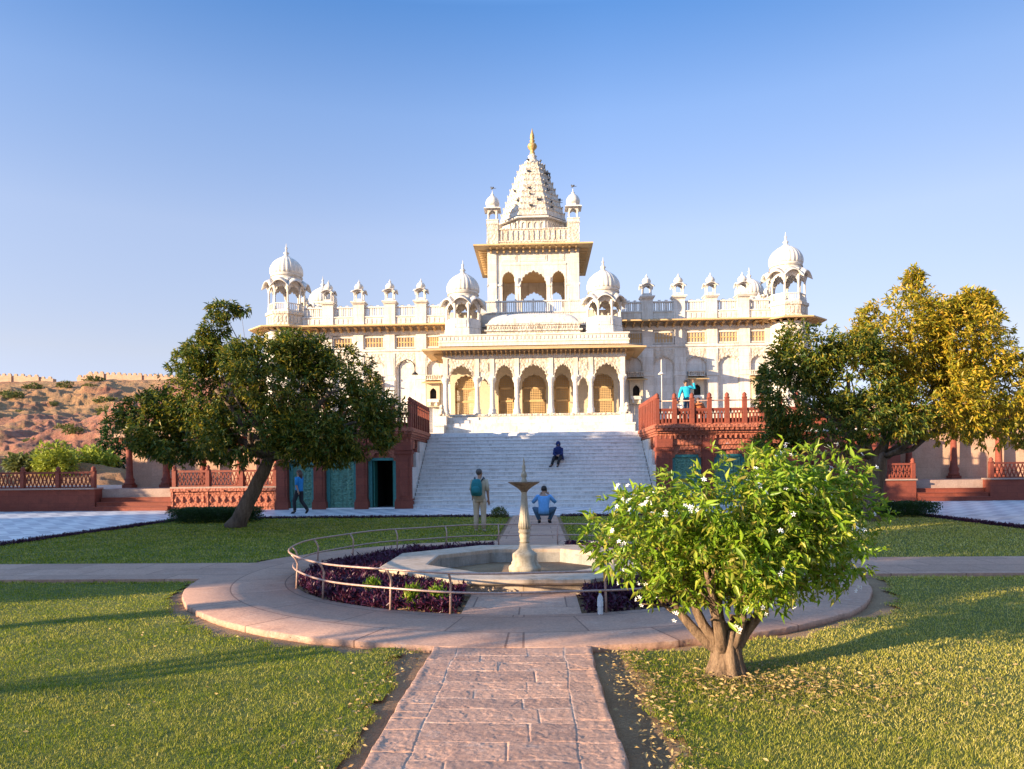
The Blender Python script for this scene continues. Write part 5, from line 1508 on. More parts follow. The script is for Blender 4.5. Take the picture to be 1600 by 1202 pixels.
# feathery green weeds in the bed
for i, (x, y, lab) in enumerate(((-1.92, 9.15, 'feathery green weed in the purple bed, left of the other two'), (-1.28, 8.55, 'feathery green weed between the two railing posts in the purple bed'), (-.98, 8.42, 'feathery green weed nearest the railing post beside the path'))):
    r = np.random.RandomState(50 + i); n = 130
    P = np.stack([x + r.normal(size=n) * .035, y + r.normal(size=n) * .035, -.06 + .24 * r.rand(n)], -1); A = np.tile(np.array([[0, 0, 1.0]]), (n, 1))
    V = rosettes(P, A, 3, .09, .10, r, .45, .3, 0).reshape(-1, 4, 3); tag(leaf_mesh('green_weed', V, 'leaf_bush', None, (x, y, -.08)), lab, 'plant', 'green weeds in the bed')
# small clipped shrub where the far path meets the border
r = np.random.RandomState(60); P, A = crown_points([(-1.15, 24.75, .12, .28, .24, .2)], 260, r, .1, .3)
tag(leaf_mesh('small_shrub', rosettes(P, A, 6, .07, .2, r, .7, .1, 0).reshape(-1, 4, 3), 'leaf_scrub', None, (-1.15, 24.75, -.08)), 'small brownish shrub at the lawn corner beside the far path', 'shrub')
# fallen leaves
def fallen():
    r = np.random.RandomState(14); n = 1500
    ang = r.rand(n) * 2 * PI; rad = np.abs(r.normal(size=n)) * .75 + .1; X = 1.9 + rad * np.cos(ang) * 1.15; Y = 5.45 + rad * np.sin(ang) * .62
    n2 = 650; X = np.concatenate([X, .98 + r.normal(size=n2) * .10]); Y = np.concatenate([Y, r.uniform(3.4, 6.5, n2)])
    n3 = 240; X = np.concatenate([X, -.98 + r.normal(size=n3) * .12, r.uniform(-5, 5, 260)]); Y = np.concatenate([Y, r.uniform(3.4, 6.5, n3), r.uniform(3.4, 8, 260)])
    k = ((X > .74) | (X < -.80)) & (np.hypot(X, Y - CY) > RO + .03); X, Y = X[k], Y[k]; n = len(X)
    C = np.stack([X, Y, -.035 + .03 * r.rand(n)], -1); a = r.rand(n) * 2 * PI; D = np.stack([np.cos(a), np.sin(a), r.normal(size=n) * .25], -1); D /= np.linalg.norm(D, axis=1)[:, None]
    V = leaf_arrays(C, D, .022 + .028 * r.rand(n), .2, r, .3, .15)
    tag(leaf_mesh('fallen_leaves', V, 'dry_leaf', None, (1.9, 5.4, -.06)), 'scattered dry yellow leaves on the grass under the flowering bush', 'fallen leaves', kind='stuff')
fallen()

# ================================================================== fountain
def octa(mb, prof, mat=None):
    mb.lathe([(a / math.cos(PI / 8), z) for a, z in prof], 0, CY, 8, rot=PI / 8, smooth=False, cap=False)
fo = empty('octagonal_basin', (0, CY, -.08), 'pale marble octagonal fountain basin ringed by purple planting', 'fountain basin')
b = MB(); octa(b, [(2.02, -.10), (2.02, .095), (2.12, .105), (2.15, .13), (2.15, .175), (2.12, .185), (1.50, .185), (1.47, .175), (1.47, .10), (1.44, .10)]); b.build('rim', 'basin', fo)
b = MB(); octa(b, [(1.445, .12), (1.445, -.34), (.02, -.34)]); b.build('inner_wall', 'basin_in', fo)
b = MB(); b.lathe([(1.5, -.235), (1.5, -.23)], 0, CY, 8, rot=PI / 8, smooth=False); tag(b.build('water', 'water'), kind='structure')
ft = empty('fountain', (0, CY, -.34), 'fluted stone fountain column with a scalloped bowl in the basin', 'fountain')
b = MB(); b.lathe([(.24, -.34), (.24, -.03), (.20, -.01)], 0, CY, 24); b.build('footing', 'basin_in', ft)
b = MB(); b.lathe([(.255, -.02), (.262, .03), (.255, .07), (.215, .10), (.215, .13), (.195, .16), (.20, .24), (.195, .27), (.15, .30), (.105, .34), (.085, .40), (.075, .44)], 0, CY, 28); b.build('pedestal', 'fountain', ft)
b = MB(); b.lathe([(.072, .44), (.085, .46), (.072, .48), (.08, .52), (.088, .56), (.075, .585), (.09, .60), (.10, .62), (.085, .645), (.092, .66)], 0, CY, 24)
b.lathe([(.092, .66), (.098, .72), (.082, .80), (.060, 1.0), (.045, 1.2), (.040, 1.235), (.05, 1.25)], 0, CY, 64, rib=.10, ribn=16); b.build('shaft', 'fountain', ft)
b = MB(); b.lathe([(.045, 1.245), (.06, 1.27), (.10, 1.31), (.16, 1.35), (.245, 1.40), (.252, 1.415), (.23, 1.41), (.14, 1.385), (.03, 1.375)], 0, CY, 64, rib=.06, ribn=16); b.build('bowl', 'bowl', ft)
b = MB(); b.lathe([(.05, 1.38), (.045, 1.44), (.03, 1.47), (.045, 1.50), (.05, 1.53), (.035, 1.56), (.022, 1.60), (.03, 1.65), (.014, 1.70), (.018, 1.73), (.006, 1.80)], 0, CY, 14); b.build('spout', 'fountain', ft)
b = MB(); r = np.random.RandomState(3)
for k in range(70):
    a = r.rand() * 2 * PI; t_ = r.rand(); rr = .02 + .24 * t_; z = 1.74 + .10 * math.sin(PI * min(1, t_ * 1.5)) - .33 * max(0, t_ - .45) ** 1.2 + r.normal() * .012
    q = .002 + .002 * r.rand(); b.ell((rr * math.cos(a), CY + rr * math.sin(a), z), (q, q, q * 1.6), 5, 4)
tag(b.build('water_spray', 'spray', origin=(0, CY, 1.5)), 'fine drops of water spraying round the fountain tip', 'water spray', kind='stuff')

# ---- pipe railing round the bed
rl = empty('pipe_railing', (0, CY, 0), 'thin two-bar metal pipe railing curving round the purple bed', 'railing')
for z, rr, nm in ((.47, RI + .08, 'top_rail'), (.245, RI + .02, 'lower_rail')):
    b = MB(); b.tube([(rr * math.cos(2 * PI * k / 96), CY + rr * math.sin(2 * PI * k / 96), z + .006 * math.sin(k * .7)) for k in range(96)], .013, 8, closed=True); b.build(nm, 'rail', rl)
for dg in (225, 245, 257.5, 286, 305, 325, 345, 5, 25, 45, 62, 80, 100, 118, 136, 154, 172, 190, 208):
    a = R(dg); ca, sa = math.cos(a), math.sin(a)
    b = MB(); b.tube([(r_ * ca, CY + r_ * sa, z) for r_, z in ((RI + .02, -.02), (RI + .01, .2), (RI + .0, .34), (RI + .03, .41), (RI + .08, .47))], .014, 8); b.build('post', 'rail', rl)
# ---- plastic bottle standing by the bed
bt = empty('water_bottle', (.90, 7.93, 0), 'clear plastic water bottle with yellow cap standing beside the path', 'bottle')
b = MB(); b.lathe([(.028, 0), (.032, .01), (.031, .05), (.033, .06), (.031, .09), (.033, .16), (.030, .19), (.014, .225), (.013, .24)], .90, 7.93, 16); b.build('body', 'bottle', bt)
M['cap'] = plain('yellow_cap', (.6, .42, .03), .4); M['label'] = plain('paper_label', (.6, .62, .66), .6)
b = MB(); b.lathe([(.015, .238), (.015, .262)], .90, 7.93, 12); b.build('cap', 'cap', bt)
b = MB(); b.lathe([(.0335, .095), (.0335, .15)], .90, 7.93, 16, cap=False); b.build('label', 'label', bt)

# ================================================================== hill, fort wall and scrub
def hill_h(PHI, Y):
    e0 = .012 + .128 * np.clip((Y - 60) / 190, 0, 1) ** .8
    h = e0 * Y
    # nearer rocky spur rising to the right
    cr = np.clip((PHI + .80) / .27, 0, 1.15)
    sp = (.035 + .088 * cr) * 125 * np.exp(-((Y - 128 - 12 * (fbm(PHI * 14, PHI * 0 + 4, 3) - .5)) / 34.0) ** 2)
    valley = np.exp(-((Y - 190) / 30.0) ** 2) * 7 * cr
    h = np.maximum(h - valley * .9, sp) + 1.2 * np.exp(-(np.abs(h - sp) / 3) ** 2)
    X = PHI * Y
    n = (fbm(X * .035 + 9, Y * .035, 5) - .5) * 9 * np.clip((Y - 60) / 60, 0, 1) + (fbm(X * .25, Y * .25, 5) - .5) * 3.4
    h = h + n * np.clip((262 - Y) / 40, .18, 1)
    # strata: steps broken by noise
    q = 1.5; st = h / q + (fbm(X * .06, Y * .06, 4) - .5) * 2.5; f = st - np.floor(st)
    h = h + q * .8 * (np.clip(f * 2.2, 0, 1) - f) * np.clip((fbm(X * .06 + 5, Y * .06, 3) - .35) * 5, 0, 1)
    fade = np.clip((Y - 52) / 14, 0, 1) * np.clip((-.24 - PHI) / .12, 0, 1)
    h = h * fade
    h = np.where(Y > 262, h * np.clip(1 - (Y - 262) / 160, .6, 1), h)
    return h - .3, sp
def hill():
    ph = np.linspace(-1.15, -.22, 420); yy = 52 * (430 / 52) ** np.linspace(0, 1, 300)
    PHI, Y = np.meshgrid(ph, yy); H_, sp = hill_h(PHI, Y); X = PHI * Y
    V = np.stack([X, Y, H_], -1).reshape(-1, 3); idx = np.arange(X.size).reshape(X.shape)
    F = np.stack([idx[:-1, :-1], idx[:-1, 1:], idx[1:, 1:], idx[1:, :-1]], -1).reshape(-1, 4)
    o = npmesh('hill', V, F, 'hill', origin=(-120, 150, 0), smooth=False); tag(o, kind='structure')
    rock = (np.clip(1.25 - np.abs(Y - 125) / 60, 0, 1) * np.clip((PHI + .84) * 6, 0, 1)).ravel()
    at = o.data.attributes.new('rock', 'FLOAT', 'POINT'); at.data.foreach_set('value', rock.astype(np.float32))
hill()
def hz(x, y):
    h, _ = hill_h(np.array([x / y]), np.array([float(y)])); return float(h[0])
def fort(phis, Yc, top, label):
    pts = [(p_ * Yc, Yc) for p_ in phis]
    a, b_ = pts[0], pts[-1]
    mid = ((a[0] + b_[0]) / 2, Yc, hz((a[0] + b_[0]) / 2, Yc) - 2)
    p = empty('fort_wall', mid, label, 'wall', 'old stone walls along the hill crest')
    w = MB(); mr = MB()
    for i in range(len(pts) - 1):
        x0, x1 = pts[i][0], pts[i + 1][0]; zb = min(hz(x0, Yc), hz(x1, Yc)) - 3; zt = top[i]
        w.box(x0 + .01, x1 + .01, Yc - .9 - (i % 2) * .4, Yc + 1, zb, zt)
        n = int(abs(x1 - x0) / 1.9)
        for k in range(n):
            xm = x0 + (k + .5) * (x1 - x0) / n; mr.prism([(xm - .6, zt), (xm + .6, zt), (xm + .6, zt + .55), (xm + .3, zt + .85), (xm - .3, zt + .85), (xm - .6, zt + .55)], Yc - .8, Yc - .2)
    w.build('wall', 'tan', p); mr.build('battlement', 'tan', p)
cz = 1.6
fort([-.655, -.64, -.615, -.59, -.56, -.53, -.49, -.45, -.40, -.36], 258, [37.4, 38.6, 38.2, 37.8, 37.4, 37.0, 36.6, 36.0, 35.0], 'long battlemented stone wall on the hill crest beside the leaning tree')
fort([-.80, -.775, -.75, -.73, -.71, -.69], 262, [39.2, 39.0, 38.8, 38.4, 37.6], 'short stretch of battlemented wall on the hill crest at the left edge')
def scrub(x, y, rx, rz, mat, label, seed, n=170, group=None, L=None):
    r = np.random.RandomState(seed); z = hz(x, y)
    P, A = crown_points([(x, y, z + rz * .55, rx, rx, rz), (x + rx * .6, y, z + rz * .4, rx * .7, rx * .7, rz * .7), (x - rx * .6, y, z + rz * .35, rx * .6, rx * .6, rz * .6)], n, r, .2, .3)
    V = rosettes(P, A, 6, L or rx * .22, .3, r, .8, .1, 0).reshape(-1, 4, 3)
    tag(leaf_mesh('hill_bush', V, mat, None, (x, y, z)), label, 'bush', group)
def at(px, Y): return ((px - 842) / 1120 * Y + .24, Y)
x, y = at(66, 62); scrub(x, y, 1.5, 1.9, 'leaf_lime', 'bright lime green bush on the hill just above the left railing', 1, 420)
x, y = at(160, 70); scrub(x, y, 1.2, 4.2, 'leaf_hedge', 'tall dark green bush on the hill beside the crown of the leaning tree', 2, 420, L=.35)
x, y = at(32, 64); scrub(x, y, 2.2, .9, 'leaf_scrub', 'low green bush on the hill left of the lime green bush', 3, 300)
x, y = at(122, 66); scrub(x, y, 2.2, 1.1, 'leaf_lime', 'low yellow green bush on the hill right of the lime green bush', 4, 300)
rr_ = random.Random(5)
for i in range(26):
    px = rr_.uniform(-40, 235); Y = rr_.choice([rr_.uniform(85, 120), rr_.uniform(180, 250), rr_.uniform(180, 250)])
    x, y = at(px, Y); s_ = Y / 100
    scrub(x, y, rr_.uniform(.6, 1.5) * s_, rr_.uniform(.3, .6) * s_, 'leaf_scrub', 'small olive scrub bush dotted over the dry hillside', 10 + i, 110, 'scrub bushes scattered over the hillside')

# ================================================================== trees beyond the left edge, whose long shade falls over the garden
TAN = math.tan(SUN_EL)
def sun_place(s0, u): return (SUN_DIR.x * s0 - SUN_DIR.y * u, SUN_DIR.y * s0 + SUN_DIR.x * u)
def shade_tree(seed, n, gap, lobes=None, tr=.28):
    return tree('shade_tree', (0, 0, 0), (.2, 0, 2.6), lobes or [(0, 0, 4.4, 1.9, 1.9, 1.5), (1.1, .5, 5.6, 1.5, 1.5, 1.2), (-1.0, -.4, 5.4, 1.5, 1.5, 1.2), (.1, .2, 6.6, 1.4, 1.4, 1.2), (-.4, 1.2, 4.2, 1.4, 1.3, 1.2), (.3, -1.3, 4.3, 1.4, 1.3, 1.2), (1.4, -.6, 3.9, 1.1, 1.1, .9), (-1.4, .3, 3.8, 1.1, 1.1, .9)],
                n, 'tall leafy tree standing beyond the left edge of the garden', 'leaf_dark', seed, tr, .26, 8, 'trees beyond the left edge of the garden', gap=gap)
st0 = shade_tree(91, 3800, .1)
spots = []
for u, tv, s0 in ((13.4, 4.4, -22), (15.9, 8.8, -24), (15.6, 8.2, -28), (17.0, 8.6, -31), (17.9, 6.2, -22), (20.3, 3.4, -24), (22.6, 3.0, -22), (25.9, 6.9, -24), (26.8, 7.6, -22), (28.9, 7.8, -24), (29.6, 6.6, -22),
                  (14.0, 4.5, -31), (18.6, 4.0, -31), (23.4, 3.0, -31), (27.8, 6.5, -32), (25.6, 6.0, -32), (29.4, 4.9, -32), (41.0, 2.2, -22), (44, 1.8, -24), (38.0, 2.6, -17), (40.0, 2.6, -16), (42.2, 2.4, -17), (46.5, 2.4, -20), (49, 2.4, -19), (52, 2.4, -20), (55, 2.4, -19)):
    spots.append((u, tv, s0))
for i, (u, tv, s0) in enumerate(spots):
    x, y = sun_place(s0, u); ztop = tv - s0 * TAN; sc_ = ztop / 7.8
    if i == 0: o = st0
    else: o = copy_tree(st0)
    o.location = (x, y, -.1); o.rotation_euler[2] = i * 1.7; o.scale = (max(.95, sc_ * .8), max(.95, sc_ * .8), sc_)
# thinner trees whose trunks stripe the near lawn
st1 = shade_tree(92, 900, .55, [(0, 0, 5.6, 1.5, 1.5, .9), (.9, .4, 6.2, 1.2, 1.2, .8), (-.8, -.3, 6.1, 1.2, 1.2, .8), (0, 1.1, 5.7, 1.1, 1.0, .8)], .2)
for i, (u, s0, sc_) in enumerate(((6.4, -20, .95), (9.2, -24, 1.42))):
    o = st1 if i == 0 else copy_tree(st1)
    x, y = sun_place(s0, u); o.location = (x, y, -.1); o.rotation_euler[2] = i * 2.1; o.scale = (sc_,) * 3

# ================================================================== people
def skin_mesh(name, verts, edges, mat, parent, levels=2, T=None):
    me = bpy.data.meshes.new(name + '_rig'); T = T or Matrix.Identity(4)
    me.from_pydata([tuple(T @ Vector(v[0])) for v in verts], edges, []); o = bpy.data.objects.new(name + '_rig', me); COL.objects.link(o)
    md = o.modifiers.new('s', 'SKIN'); sm = o.modifiers.new('u', 'SUBSURF'); sm.levels = levels; sm.render_levels = levels
    for i, v in enumerate(verts):
        q = me.skin_vertices[0].data[i]; q.radius = v[1] if isinstance(v[1], tuple) else (v[1], v[1]); q.use_root = (i == 0)
    dg = bpy.context.evaluated_depsgraph_get(); dg.update()
    m2 = bpy.data.meshes.new_from_object(o.evaluated_get(dg)); bpy.data.objects.remove(o); bpy.data.meshes.remove(me)
    m2.name = name; m2.materials.clear(); m2.materials.append(M[mat])
    m2.polygons.foreach_set('use_smooth', [True] * len(m2.polygons))
    org = WL[parent.name]; m2.transform(Matrix.Translation(-org))
    return link(name, m2, parent, org)
def loft(mb, rings, seg=16):
    """rings: (centre, half width across, half depth)"""
    vs = []; fs = []
    for c, a, b_ in rings:
        for k in range(seg):
            q = 2 * PI * k / seg; ca, sa = math.cos(q), math.sin(q)
            vs.append((c[0] + a * math.copysign(abs(ca) ** .8, ca), c[1] + b_ * math.copysign(abs(sa) ** .8, sa), c[2]))
    n = len(rings)
    for i in range(n - 1):
        for k in range(seg): k2 = (k + 1) % seg; fs.append((i * seg + k, i * seg + k2, (i + 1) * seg + k2, (i + 1) * seg + k))
    fs.append(tuple(range(seg - 1, -1, -1))); fs.append(tuple(range((n - 1) * seg, n * seg)))
    mb.add(vs, fs, True)
def person(base, rotz, J, label, top, bottom, shoe='black', hair='hair', sleeve=1.0, scale=1.0, long_hair=False, hairdo='cap', torso_w=1.0, loose=1.0):
    """J: joint positions in the figure's own frame (it faces +Y)"""
    T = Matrix.Translation(base) @ Matrix.Rotation(rotz, 4, 'Z') @ Matrix.Diagonal((scale, scale, scale, 1))
    p = empty('person', base, label, 'person')
    j = dict(pelvis=(0, 0, .93), spine=(0, 0, 1.12), chest=(0, 0, 1.32), neck=(0, .0, 1.45), head=(0, .015, 1.585),
             shL=(-.175, 0, 1.385), elL=(-.225, -.02, 1.11), wrL=(-.235, .05, .87), shR=(.175, 0, 1.385), elR=(.225, -.02, 1.11), wrR=(.235, .05, .87),
             hiL=(-.09, 0, .90), knL=(-.10, .03, .49), anL=(-.105, -.01, .08), toL=(-.12, .15, .035), hiR=(.09, 0, .90), knR=(.10, .03, .49), anR=(.105, -.01, .08), toR=(.12, .15, .035))
    j.update(J); j = {k: Vector(v) for k, v in j.items()}
    V = []; E = []; ix = {}
    def add(n, co, r, par=None):
        ix[n] = len(V); V.append((tuple(co), r * scale if not isinstance(r, tuple) else tuple(q * scale for q in r)))
        if par: E.append((ix[par], ix[n]))
    add('pelvis', j['pelvis'], .105); add('spine', j['spine'], .10, 'pelvis'); add('chest', j['chest'], .115, 'spine'); add('nb', j['neck'] - (j['neck'] - j['chest']) * .25, .06, 'chest'); add('neck', j['neck'], .052, 'nb')
    hd = j['head']; up = (hd - j['neck']).normalized()
    fw = j.get('look', hd + Vector((0, 1, 0))) - hd; fw = (fw - up * fw.dot(up)).normalized()
    add('jaw', hd - up * .055 + fw * .015, .066, 'neck'); add('skull', hd + up * .01, .083, 'jaw'); add('crown', hd + up * .065 - fw * .01, .07, 'skull'); add('nose', hd - up * .01 + fw * .098, .014, 'skull')
    for s in 'LR':
        add('sh' + s, j['sh' + s], .058, 'chest'); add('el' + s, j['el' + s], .042, 'sh' + s); add('wr' + s, j['wr' + s], .028, 'el' + s)
        d_ = (j['wr' + s] - j['el' + s]).normalized(); side = d_.cross(Vector((0, 1, 0.3))).normalized(); nr = side.cross(d_)
        add('palm' + s, j['wr' + s] + d_ * .055, .033, 'wr' + s)
        for f_ in range(4):
            o_ = side * (-.027 + .018 * f_); L_ = (.066, .076, .071, .056)[f_]
            add('f%d' % f_ + s, j['wr' + s] + d_ * .09 + o_, .0092, 'palm' + s); add('g%d' % f_ + s, j['wr' + s] + d_ * (.09 + L_ * .55) + o_ + nr * .008, .0085, 'f%d' % f_ + s); add('h%d' % f_ + s, j['wr' + s] + d_ * (.09 + L_) + o_ + nr * .022, .0075, 'g%d' % f_ + s)
        add('t1' + s, j['wr' + s] + d_ * .045 - side * .042 + nr * .008, .011, 'palm' + s); add('t2' + s, j['wr' + s] + d_ * .085 - side * .055 + nr * .018, .009, 't1' + s)
        add('hi' + s, j['hi' + s], .085, 'pelvis'); add('kn' + s, j['kn' + s], .056, 'hi' + s); add('ca' + s, j['kn' + s].lerp(j['an' + s], .35), .052, 'kn' + s); add('an' + s, j['an' + s], .036, 'ca' + s); add('to' + s, j['to' + s], .03, 'an' + s)
    skin_mesh('body', V, E, 'skin', p, 2, T)
    # shirt: a lofted trunk plus sleeves in one mesh
    m = MB(); m.T = T
    a, b_, c, n = j['pelvis'], j['spine'], j['chest'], j['neck']; w = torso_w
    loft(m, [(a - Vector((0, 0, .06)), .165 * w, .125), (a + Vector((0, 0, .04)), .162 * w, .125), (b_, .158 * w, .122), (b_.lerp(c, .6), .178 * w, .13), (c + Vector((0, 0, .02)), .19 * w, .13), (c.lerp(n, .55), .15 * w, .10), (n - (n - c) * .12, .068, .064)])
    for s in 'LR':
        sh, el, wr = j['sh' + s], j['el' + s], j['wr' + s]
        pts = [sh.lerp(c, .35), sh, sh.lerp(el, .5), el]; rs = [.075, .072, .062, .056]
        if sleeve > 1: pts += [el.lerp(wr, .6), el.lerp(wr, .92)]; rs += [.046, .042]
        m.tube(pts, [q * loose for q in rs], 12)
    m.build('shirt', top, p)
    m = MB(); m.T = T
    loft(m, [(a - Vector((0, 0, .12)), .15 * w, .12), (a - Vector((0, 0, .02)), .160 * w, .122), (a + Vector((0, 0, .05)), .158 * w, .121)])
    for s in 'LR':
        hi, kn, an = j['hi' + s], j['kn' + s], j['an' + s]
        m.tube([hi, hi.lerp(kn, .25), hi.lerp(kn, .6), kn, kn.lerp(an, .4), kn.lerp(an, .95)], [.098, .098, .086, .074, .070, .060], 12)
    m.build('trousers', bottom, p)
    for s in 'LR':
        m = MB(); m.T = T; an, to = j['an' + s], j['to' + s]; q = (to - an).to_track_quat('Y', 'Z').to_matrix()
        m.ell(an.lerp(to, .45) - Vector((0, 0, .02)), (.046, .135, .045), 12, 8, q); m.build('shoe', shoe, p)
    if hairdo:
        m = MB(); m.T = T; q = up.to_track_quat('Z', 'Y').to_matrix()
        m.ell(hd + up * .040 - fw * .022, (.088, .098, .092), 16, 10, q)
        if long_hair: m.tube([hd + up * .02 - fw * .06, hd - up * .10 - fw * .075, hd - up * .24 - fw * .07], [.085, .085, .05], 12)
        if hairdo == 'hat': m.ell(hd + up * .05 + fw * .07, (.07, .09, .018), 12, 6)
        m.build('hair' if hairdo != 'hat' else 'cap', hair, p)
    for s in (-1, 1):
        sd = up.cross(fw).normalized()
        m = MB(); m.T = T; m.ell(hd + sd * s * .032 + fw * .083 + up * .004, (.011, .009, .008), 8, 6); m.build('eye', 'black', p)
        m = MB(); m.T = T; m.ell(hd + sd * s * .088 - up * .005, (.012, .02, .03), 8, 6); m.build('ear', 'skin', p)
    return p, T, j
for nm, c in (('shirt_beige', (.42, .36, .26)), ('khaki', (.48, .37, .26)), ('teal_pack', (.01, .15, .17)), ('blue_shirt', (.12, .32, .62)), ('jeans', (.045, .10, .17)), ('navy', (.008, .018, .10)), ('turquoise', (.01, .38, .55)),
              ('blue_top', (.02, .22, .50)), ('orange_cloth', (.50, .16, .06)), ('white_cloth', (.7, .7, .7)), ('dark_pack', (.01, .03, .05))): M[nm] = plain(nm, c, .85)
# standing man with the pack
p, T, j = person((-1.37, 19.33, -.06), R(-6), dict(wrL=(-.20, .12, .92), elL=(-.225, .0, 1.13), look=(.6, 1, 1.6)), 'man seen from behind in beige shirt and khaki trousers, standing on the lawn', 'shirt_beige', 'khaki', 'shirt_beige', 'hair_grey', 1.0)
bp = empty('backpack', (-1.37, 19.1, 1.2), 'teal hiking backpack worn by the man standing on the lawn', 'backpack')
m = MB(); m.T = T
loft(m, [((0 - .04, -.20, .98), .12, .07), ((-.04, -.215, 1.02), .15, .10), ((-.04, -.22, 1.15), .155, .115), ((-.04, -.215, 1.30), .145, .105), ((-.04, -.20, 1.40), .12, .08), ((-.04, -.185, 1.44), .06, .04)])
m.build('pack', 'teal_pack', bp)
m = MB(); m.T = T; loft(m, [((-.04, -.315, 1.04), .09, .03), ((-.04, -.33, 1.10), .11, .035), ((-.04, -.325, 1.2), .10, .03), ((-.04, -.31, 1.24), .06, .02)]); m.build('pocket', 'teal_pack', bp)
for s in (-1, 1):
    m = MB(); m.T = T; m.tube([(s * .10 - .02, -.14, 1.38), (s * .12, -.03, 1.475), (s * .13, .10, 1.42), (s * .13, .12, 1.25), (s * .14, -.02, 1.10)], .018, 8); m.build('strap', 'dark_pack', bp)
# squatting man taking a picture
p, T, j = person((.38, 21.5, 0), R(-4), dict(pelvis=(0, -.10, .36), spine=(0, -.08, .54), chest=(0, .0, .76), neck=(0, .05, .88), head=(0, .10, .995), look=(0, 1, 1.05),
    shL=(-.18, .02, .80), elL=(-.34, .10, .62), wrL=(-.12, .30, .86), shR=(.18, .02, .80), elR=(.34, .10, .62), wrR=(.12, .30, .86),
    hiL=(-.09, -.08, .34), knL=(-.30, .26, .44), anL=(-.14, .12, .08), toL=(-.18, .28, .03), hiR=(.09, -.08, .34), knR=(.30, .26, .44), anR=(.14, .12, .08), toR=(.18, .28, .03)),
    'man in light blue shirt and jeans squatting on the far path with raised elbows', 'blue_shirt', 'jeans', 'black', 'hair', 1.0)
cmr = MB(); cmr.T = T; cmr.box(-.065, .065, .37, .42, .90, .99); cmr.lathe([(.03, 0), (.03, .01)], 0, 0, 8); cm = empty('camera_in_hand', (.38, 21.9, .95), 'small dark camera held up by the squatting man', 'camera'); cmb = MB(); cmb.T = T
cmb.box(-.065, .065, .37, .42, .90, .99); cmb.build('body', 'black', cm); cmb = MB(); cmb.T = T @ Matrix.Translation((0, .42, .945)) @ Matrix.Rotation(R(-90), 4, 'X'); cmb.lathe([(.032, 0), (.03, .05)], seg=12); cmb.build('lens', 'black', cm)
# woman seated on the stairs facing the camera
sz = 2.07
p, T, j = person((1.15, 33.2, sz - .36), R(172), dict(pelvis=(0, -.02, .46), spine=(0, -.0, .62), chest=(0, .04, .82), neck=(0, .07, .94), head=(0, .09, 1.06), look=(-.1, 1, 1.0),
    shL=(-.16, .04, .86), elL=(-.19, .18, .62), wrL=(-.06, .36, .56), shR=(.16, .04, .86), elR=(.19, .20, .62), wrR=(.02, .38, .54),
    hiL=(-.09, .02, .44), knL=(-.12, .42, .48), anL=(-.02, .50, .10), toL=(.0, .66, .06), hiR=(.09, .02, .44), knR=(.16, .40, .46), anR=(.26, .50, .10), toR=(.34, .64, .06)),
    'woman in deep blue headscarf and dark trousers sitting on the marble stairs', 'navy', 'black', 'black', 'hair', 1.5)
m = MB(); m.T = T; hd = j['head']
m.ell(hd + Vector((0, -.025, .025)), (.115, .115, .135), 16, 10)
loft(m, [((0, -.04, .36), .26, .17), ((0, -.04, .48), .24, .17), ((0, .0, .66), .21, .16), ((0, .03, .82), .215, .155), ((0, .045, .90), .16, .13), ((0, .06, .98), .105, .10)])
m.build('headscarf', 'navy', p)
# woman walking past the green doors
p, T, j = person((-9.1, 27.6, 0), R(75), dict(knL=(-.10, .16, .50), anL=(-.10, .14, .10), toL=(-.10, .28, .04), knR=(.10, -.03, .48), anR=(.10, -.30, .14), toR=(.11, -.22, .04), wrL=(-.23, -.10, .90), wrR=(.22, .22, .92), elR=(.23, .05, 1.12)),
    'woman in blue top and black trousers walking left past the green carved door', 'blue_top', 'black', 'black', 'hair_brown', 1.0, long_hair=True, hairdo='cap')
# man on the right balcony
p, T, j = person((6.62, 30.98, 3.72), R(180), dict(pelvis=(0, 0, .93), spine=(.02, .03, 1.12), chest=(.05, .06, 1.32), neck=(.07, .08, 1.45), head=(.08, .10, 1.58), look=(-.3, 1, 1.5),
    shL=(-.12, .05, 1.39), elL=(-.34, .04, 1.34), wrL=(-.26, .10, 1.60), shR=(.23, .05, 1.36), elR=(.34, .12, 1.10), wrR=(.40, .24, .90)),
    'man in turquoise jacket and dark cap leaning on the right balcony with one arm raised', 'turquoise', 'jeans', 'black', 'black', 1.5, hairdo='hat', loose=1.15, scale=.97)
person((6.20, 31.0, 3.72), R(180), dict(pelvis=(0, -.10, .30), spine=(0, -.06, .42), chest=(0, .0, .56), neck=(0, .04, .64), head=(0, .07, .74), look=(.2, 1, .6),
    shL=(-.14, .02, .58), elL=(-.2, .12, .40), wrL=(-.10, .26, .36), shR=(.14, .02, .58), elR=(.2, .12, .40), wrR=(.1, .26, .36),
    hiL=(-.07, -.08, .28), knL=(-.14, .22, .34), anL=(-.1, .08, .08), toL=(-.12, .22, .03), hiR=(.07, -.08, .28), knR=(.14, .22, .34), anR=(.1, .08, .08), toR=(.12, .22, .03)),
    'child in white with navy cap crouching behind the balcony railing beside the turquoise man', 'white_cloth', 'navy', 'black', 'navy', 1.0, hairdo='hat', torso_w=.85)
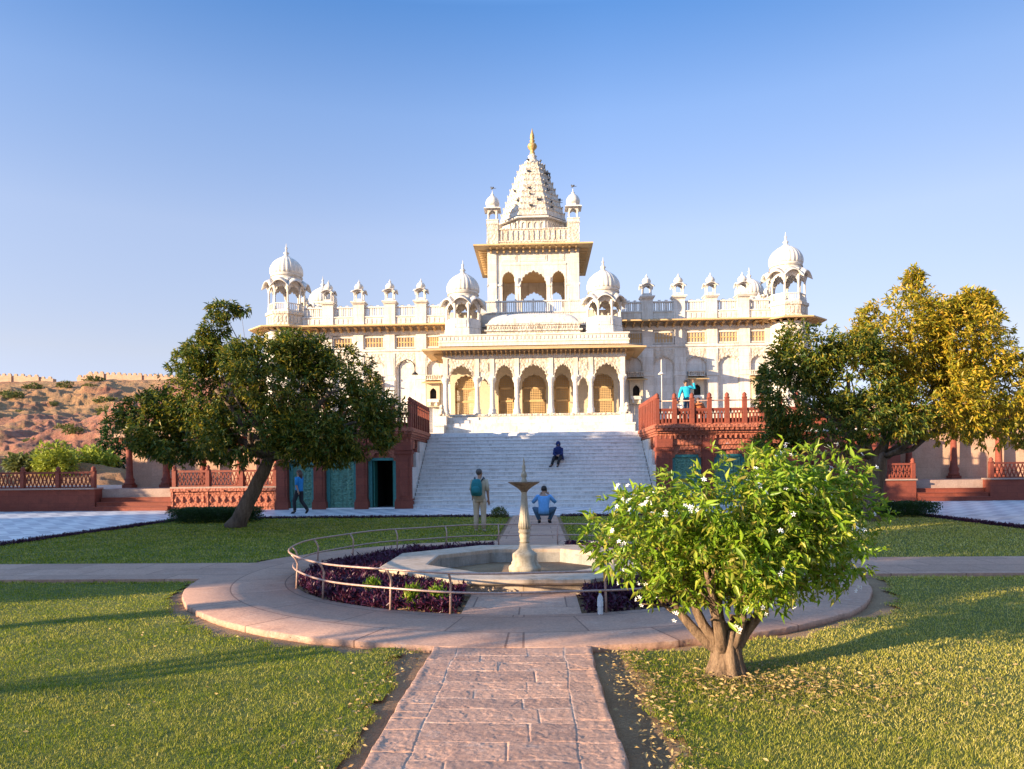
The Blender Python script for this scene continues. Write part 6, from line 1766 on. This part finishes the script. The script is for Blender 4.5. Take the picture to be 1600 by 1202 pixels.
person((7.10, 31.0, 3.72), R(170), dict(pelvis=(0, -.10, .32), spine=(0, -.06, .46), chest=(0, .0, .60), neck=(0, .03, .68), head=(0, .05, .78), look=(-.2, 1, .7),
    shL=(-.16, .02, .62), elL=(-.24, .12, .42), wrL=(-.14, .26, .38), shR=(.16, .02, .62), elR=(.24, .12, .42), wrR=(.1, .26, .36),
    hiL=(-.08, -.08, .30), knL=(-.18, .22, .36), anL=(-.12, .08, .08), toL=(-.14, .22, .03), hiR=(.08, -.08, .30), knR=(.18, .22, .36), anR=(.12, .08, .08), toR=(.14, .22, .03)),
    'brown haired person in orange sitting behind the balcony railing right of the turquoise man', 'orange_cloth', 'orange_cloth', 'black', 'hair_brown', 1.0, long_hair=True)

# ---- pigeons on the spire and roofs
def pigeon():
    m = MB(); q = Quaternion((1, 0, 0), R(-22)).to_matrix()
    m.ell((0, 0, .11), (.065, .14, .07), 10, 7, q); m.ell((0, .11, .20), (.036, .042, .04), 8, 6); m.tube([(0, .08, .13), (0, .105, .19)], [.045, .034], 8)
    m.tube([(0, .14, .20), (0, .175, .19)], [.012, .004], 5); m.box(-.03, .03, -.26, -.10, .055, .075)
    m.box(-.02, -.012, 0, .01, 0, .06); m.box(.012, .02, 0, .01, 0, .06)
    o = m.build('pigeon', 'pigeon', origin=(0, 0, 0)); return o
M['pigeon'] = plain('pigeon_feathers', (.06, .065, .08), .6, var=.4, sc=30)
pg = pigeon(); PG = 'small dark pigeon perched on the stepped spire ledges'
tag(pg, PG, 'pigeon', 'pigeons perched on the spire and its turrets')
r = random.Random(4); cnt = 0
NT = 9; z0, z1 = 19.7, 24.0
for i in range(28):
    b_ = (min(NT - 1, int(r.random() ** 1.3 * NT)) + 1) / NT; r1 = 2.60 * (1 - b_) ** .92 + .92 * (1 - (1 - b_) ** .92) + .10
    zb = z0 + (z1 - z0) * b_
    k = r.choice([0, 0, 1, 1, 1, 7, 2]); t_ = r.uniform(-.85, .85)
    w = r1 * math.sin(PI / 8); ap = r1 * math.cos(PI / 8)
    q = Matrix.Rotation(k * PI / 4, 4, 'Z') @ Vector((w * t_, -ap + .08, 0))
    o = pg if cnt == 0 else pg.copy()
    if cnt: COL.objects.link(o)
    o.location = (q.x, 53.2 + q.y, zb + .13); o.rotation_euler[2] = r.uniform(0, 2 * PI); o.scale = (1.0,) * 3; cnt += 1
for (x, y, z, lab) in ((-2.83, 50.42, 21.38, 'small dark pigeon on the tip of the left spire turret'), (2.83, 50.42, 21.38, 'small dark pigeon on the tip of the right spire turret')):
    o = pg.copy(); COL.objects.link(o); o.location = (x, y, z); o['label'] = lab; o.rotation_euler[2] = 1.2
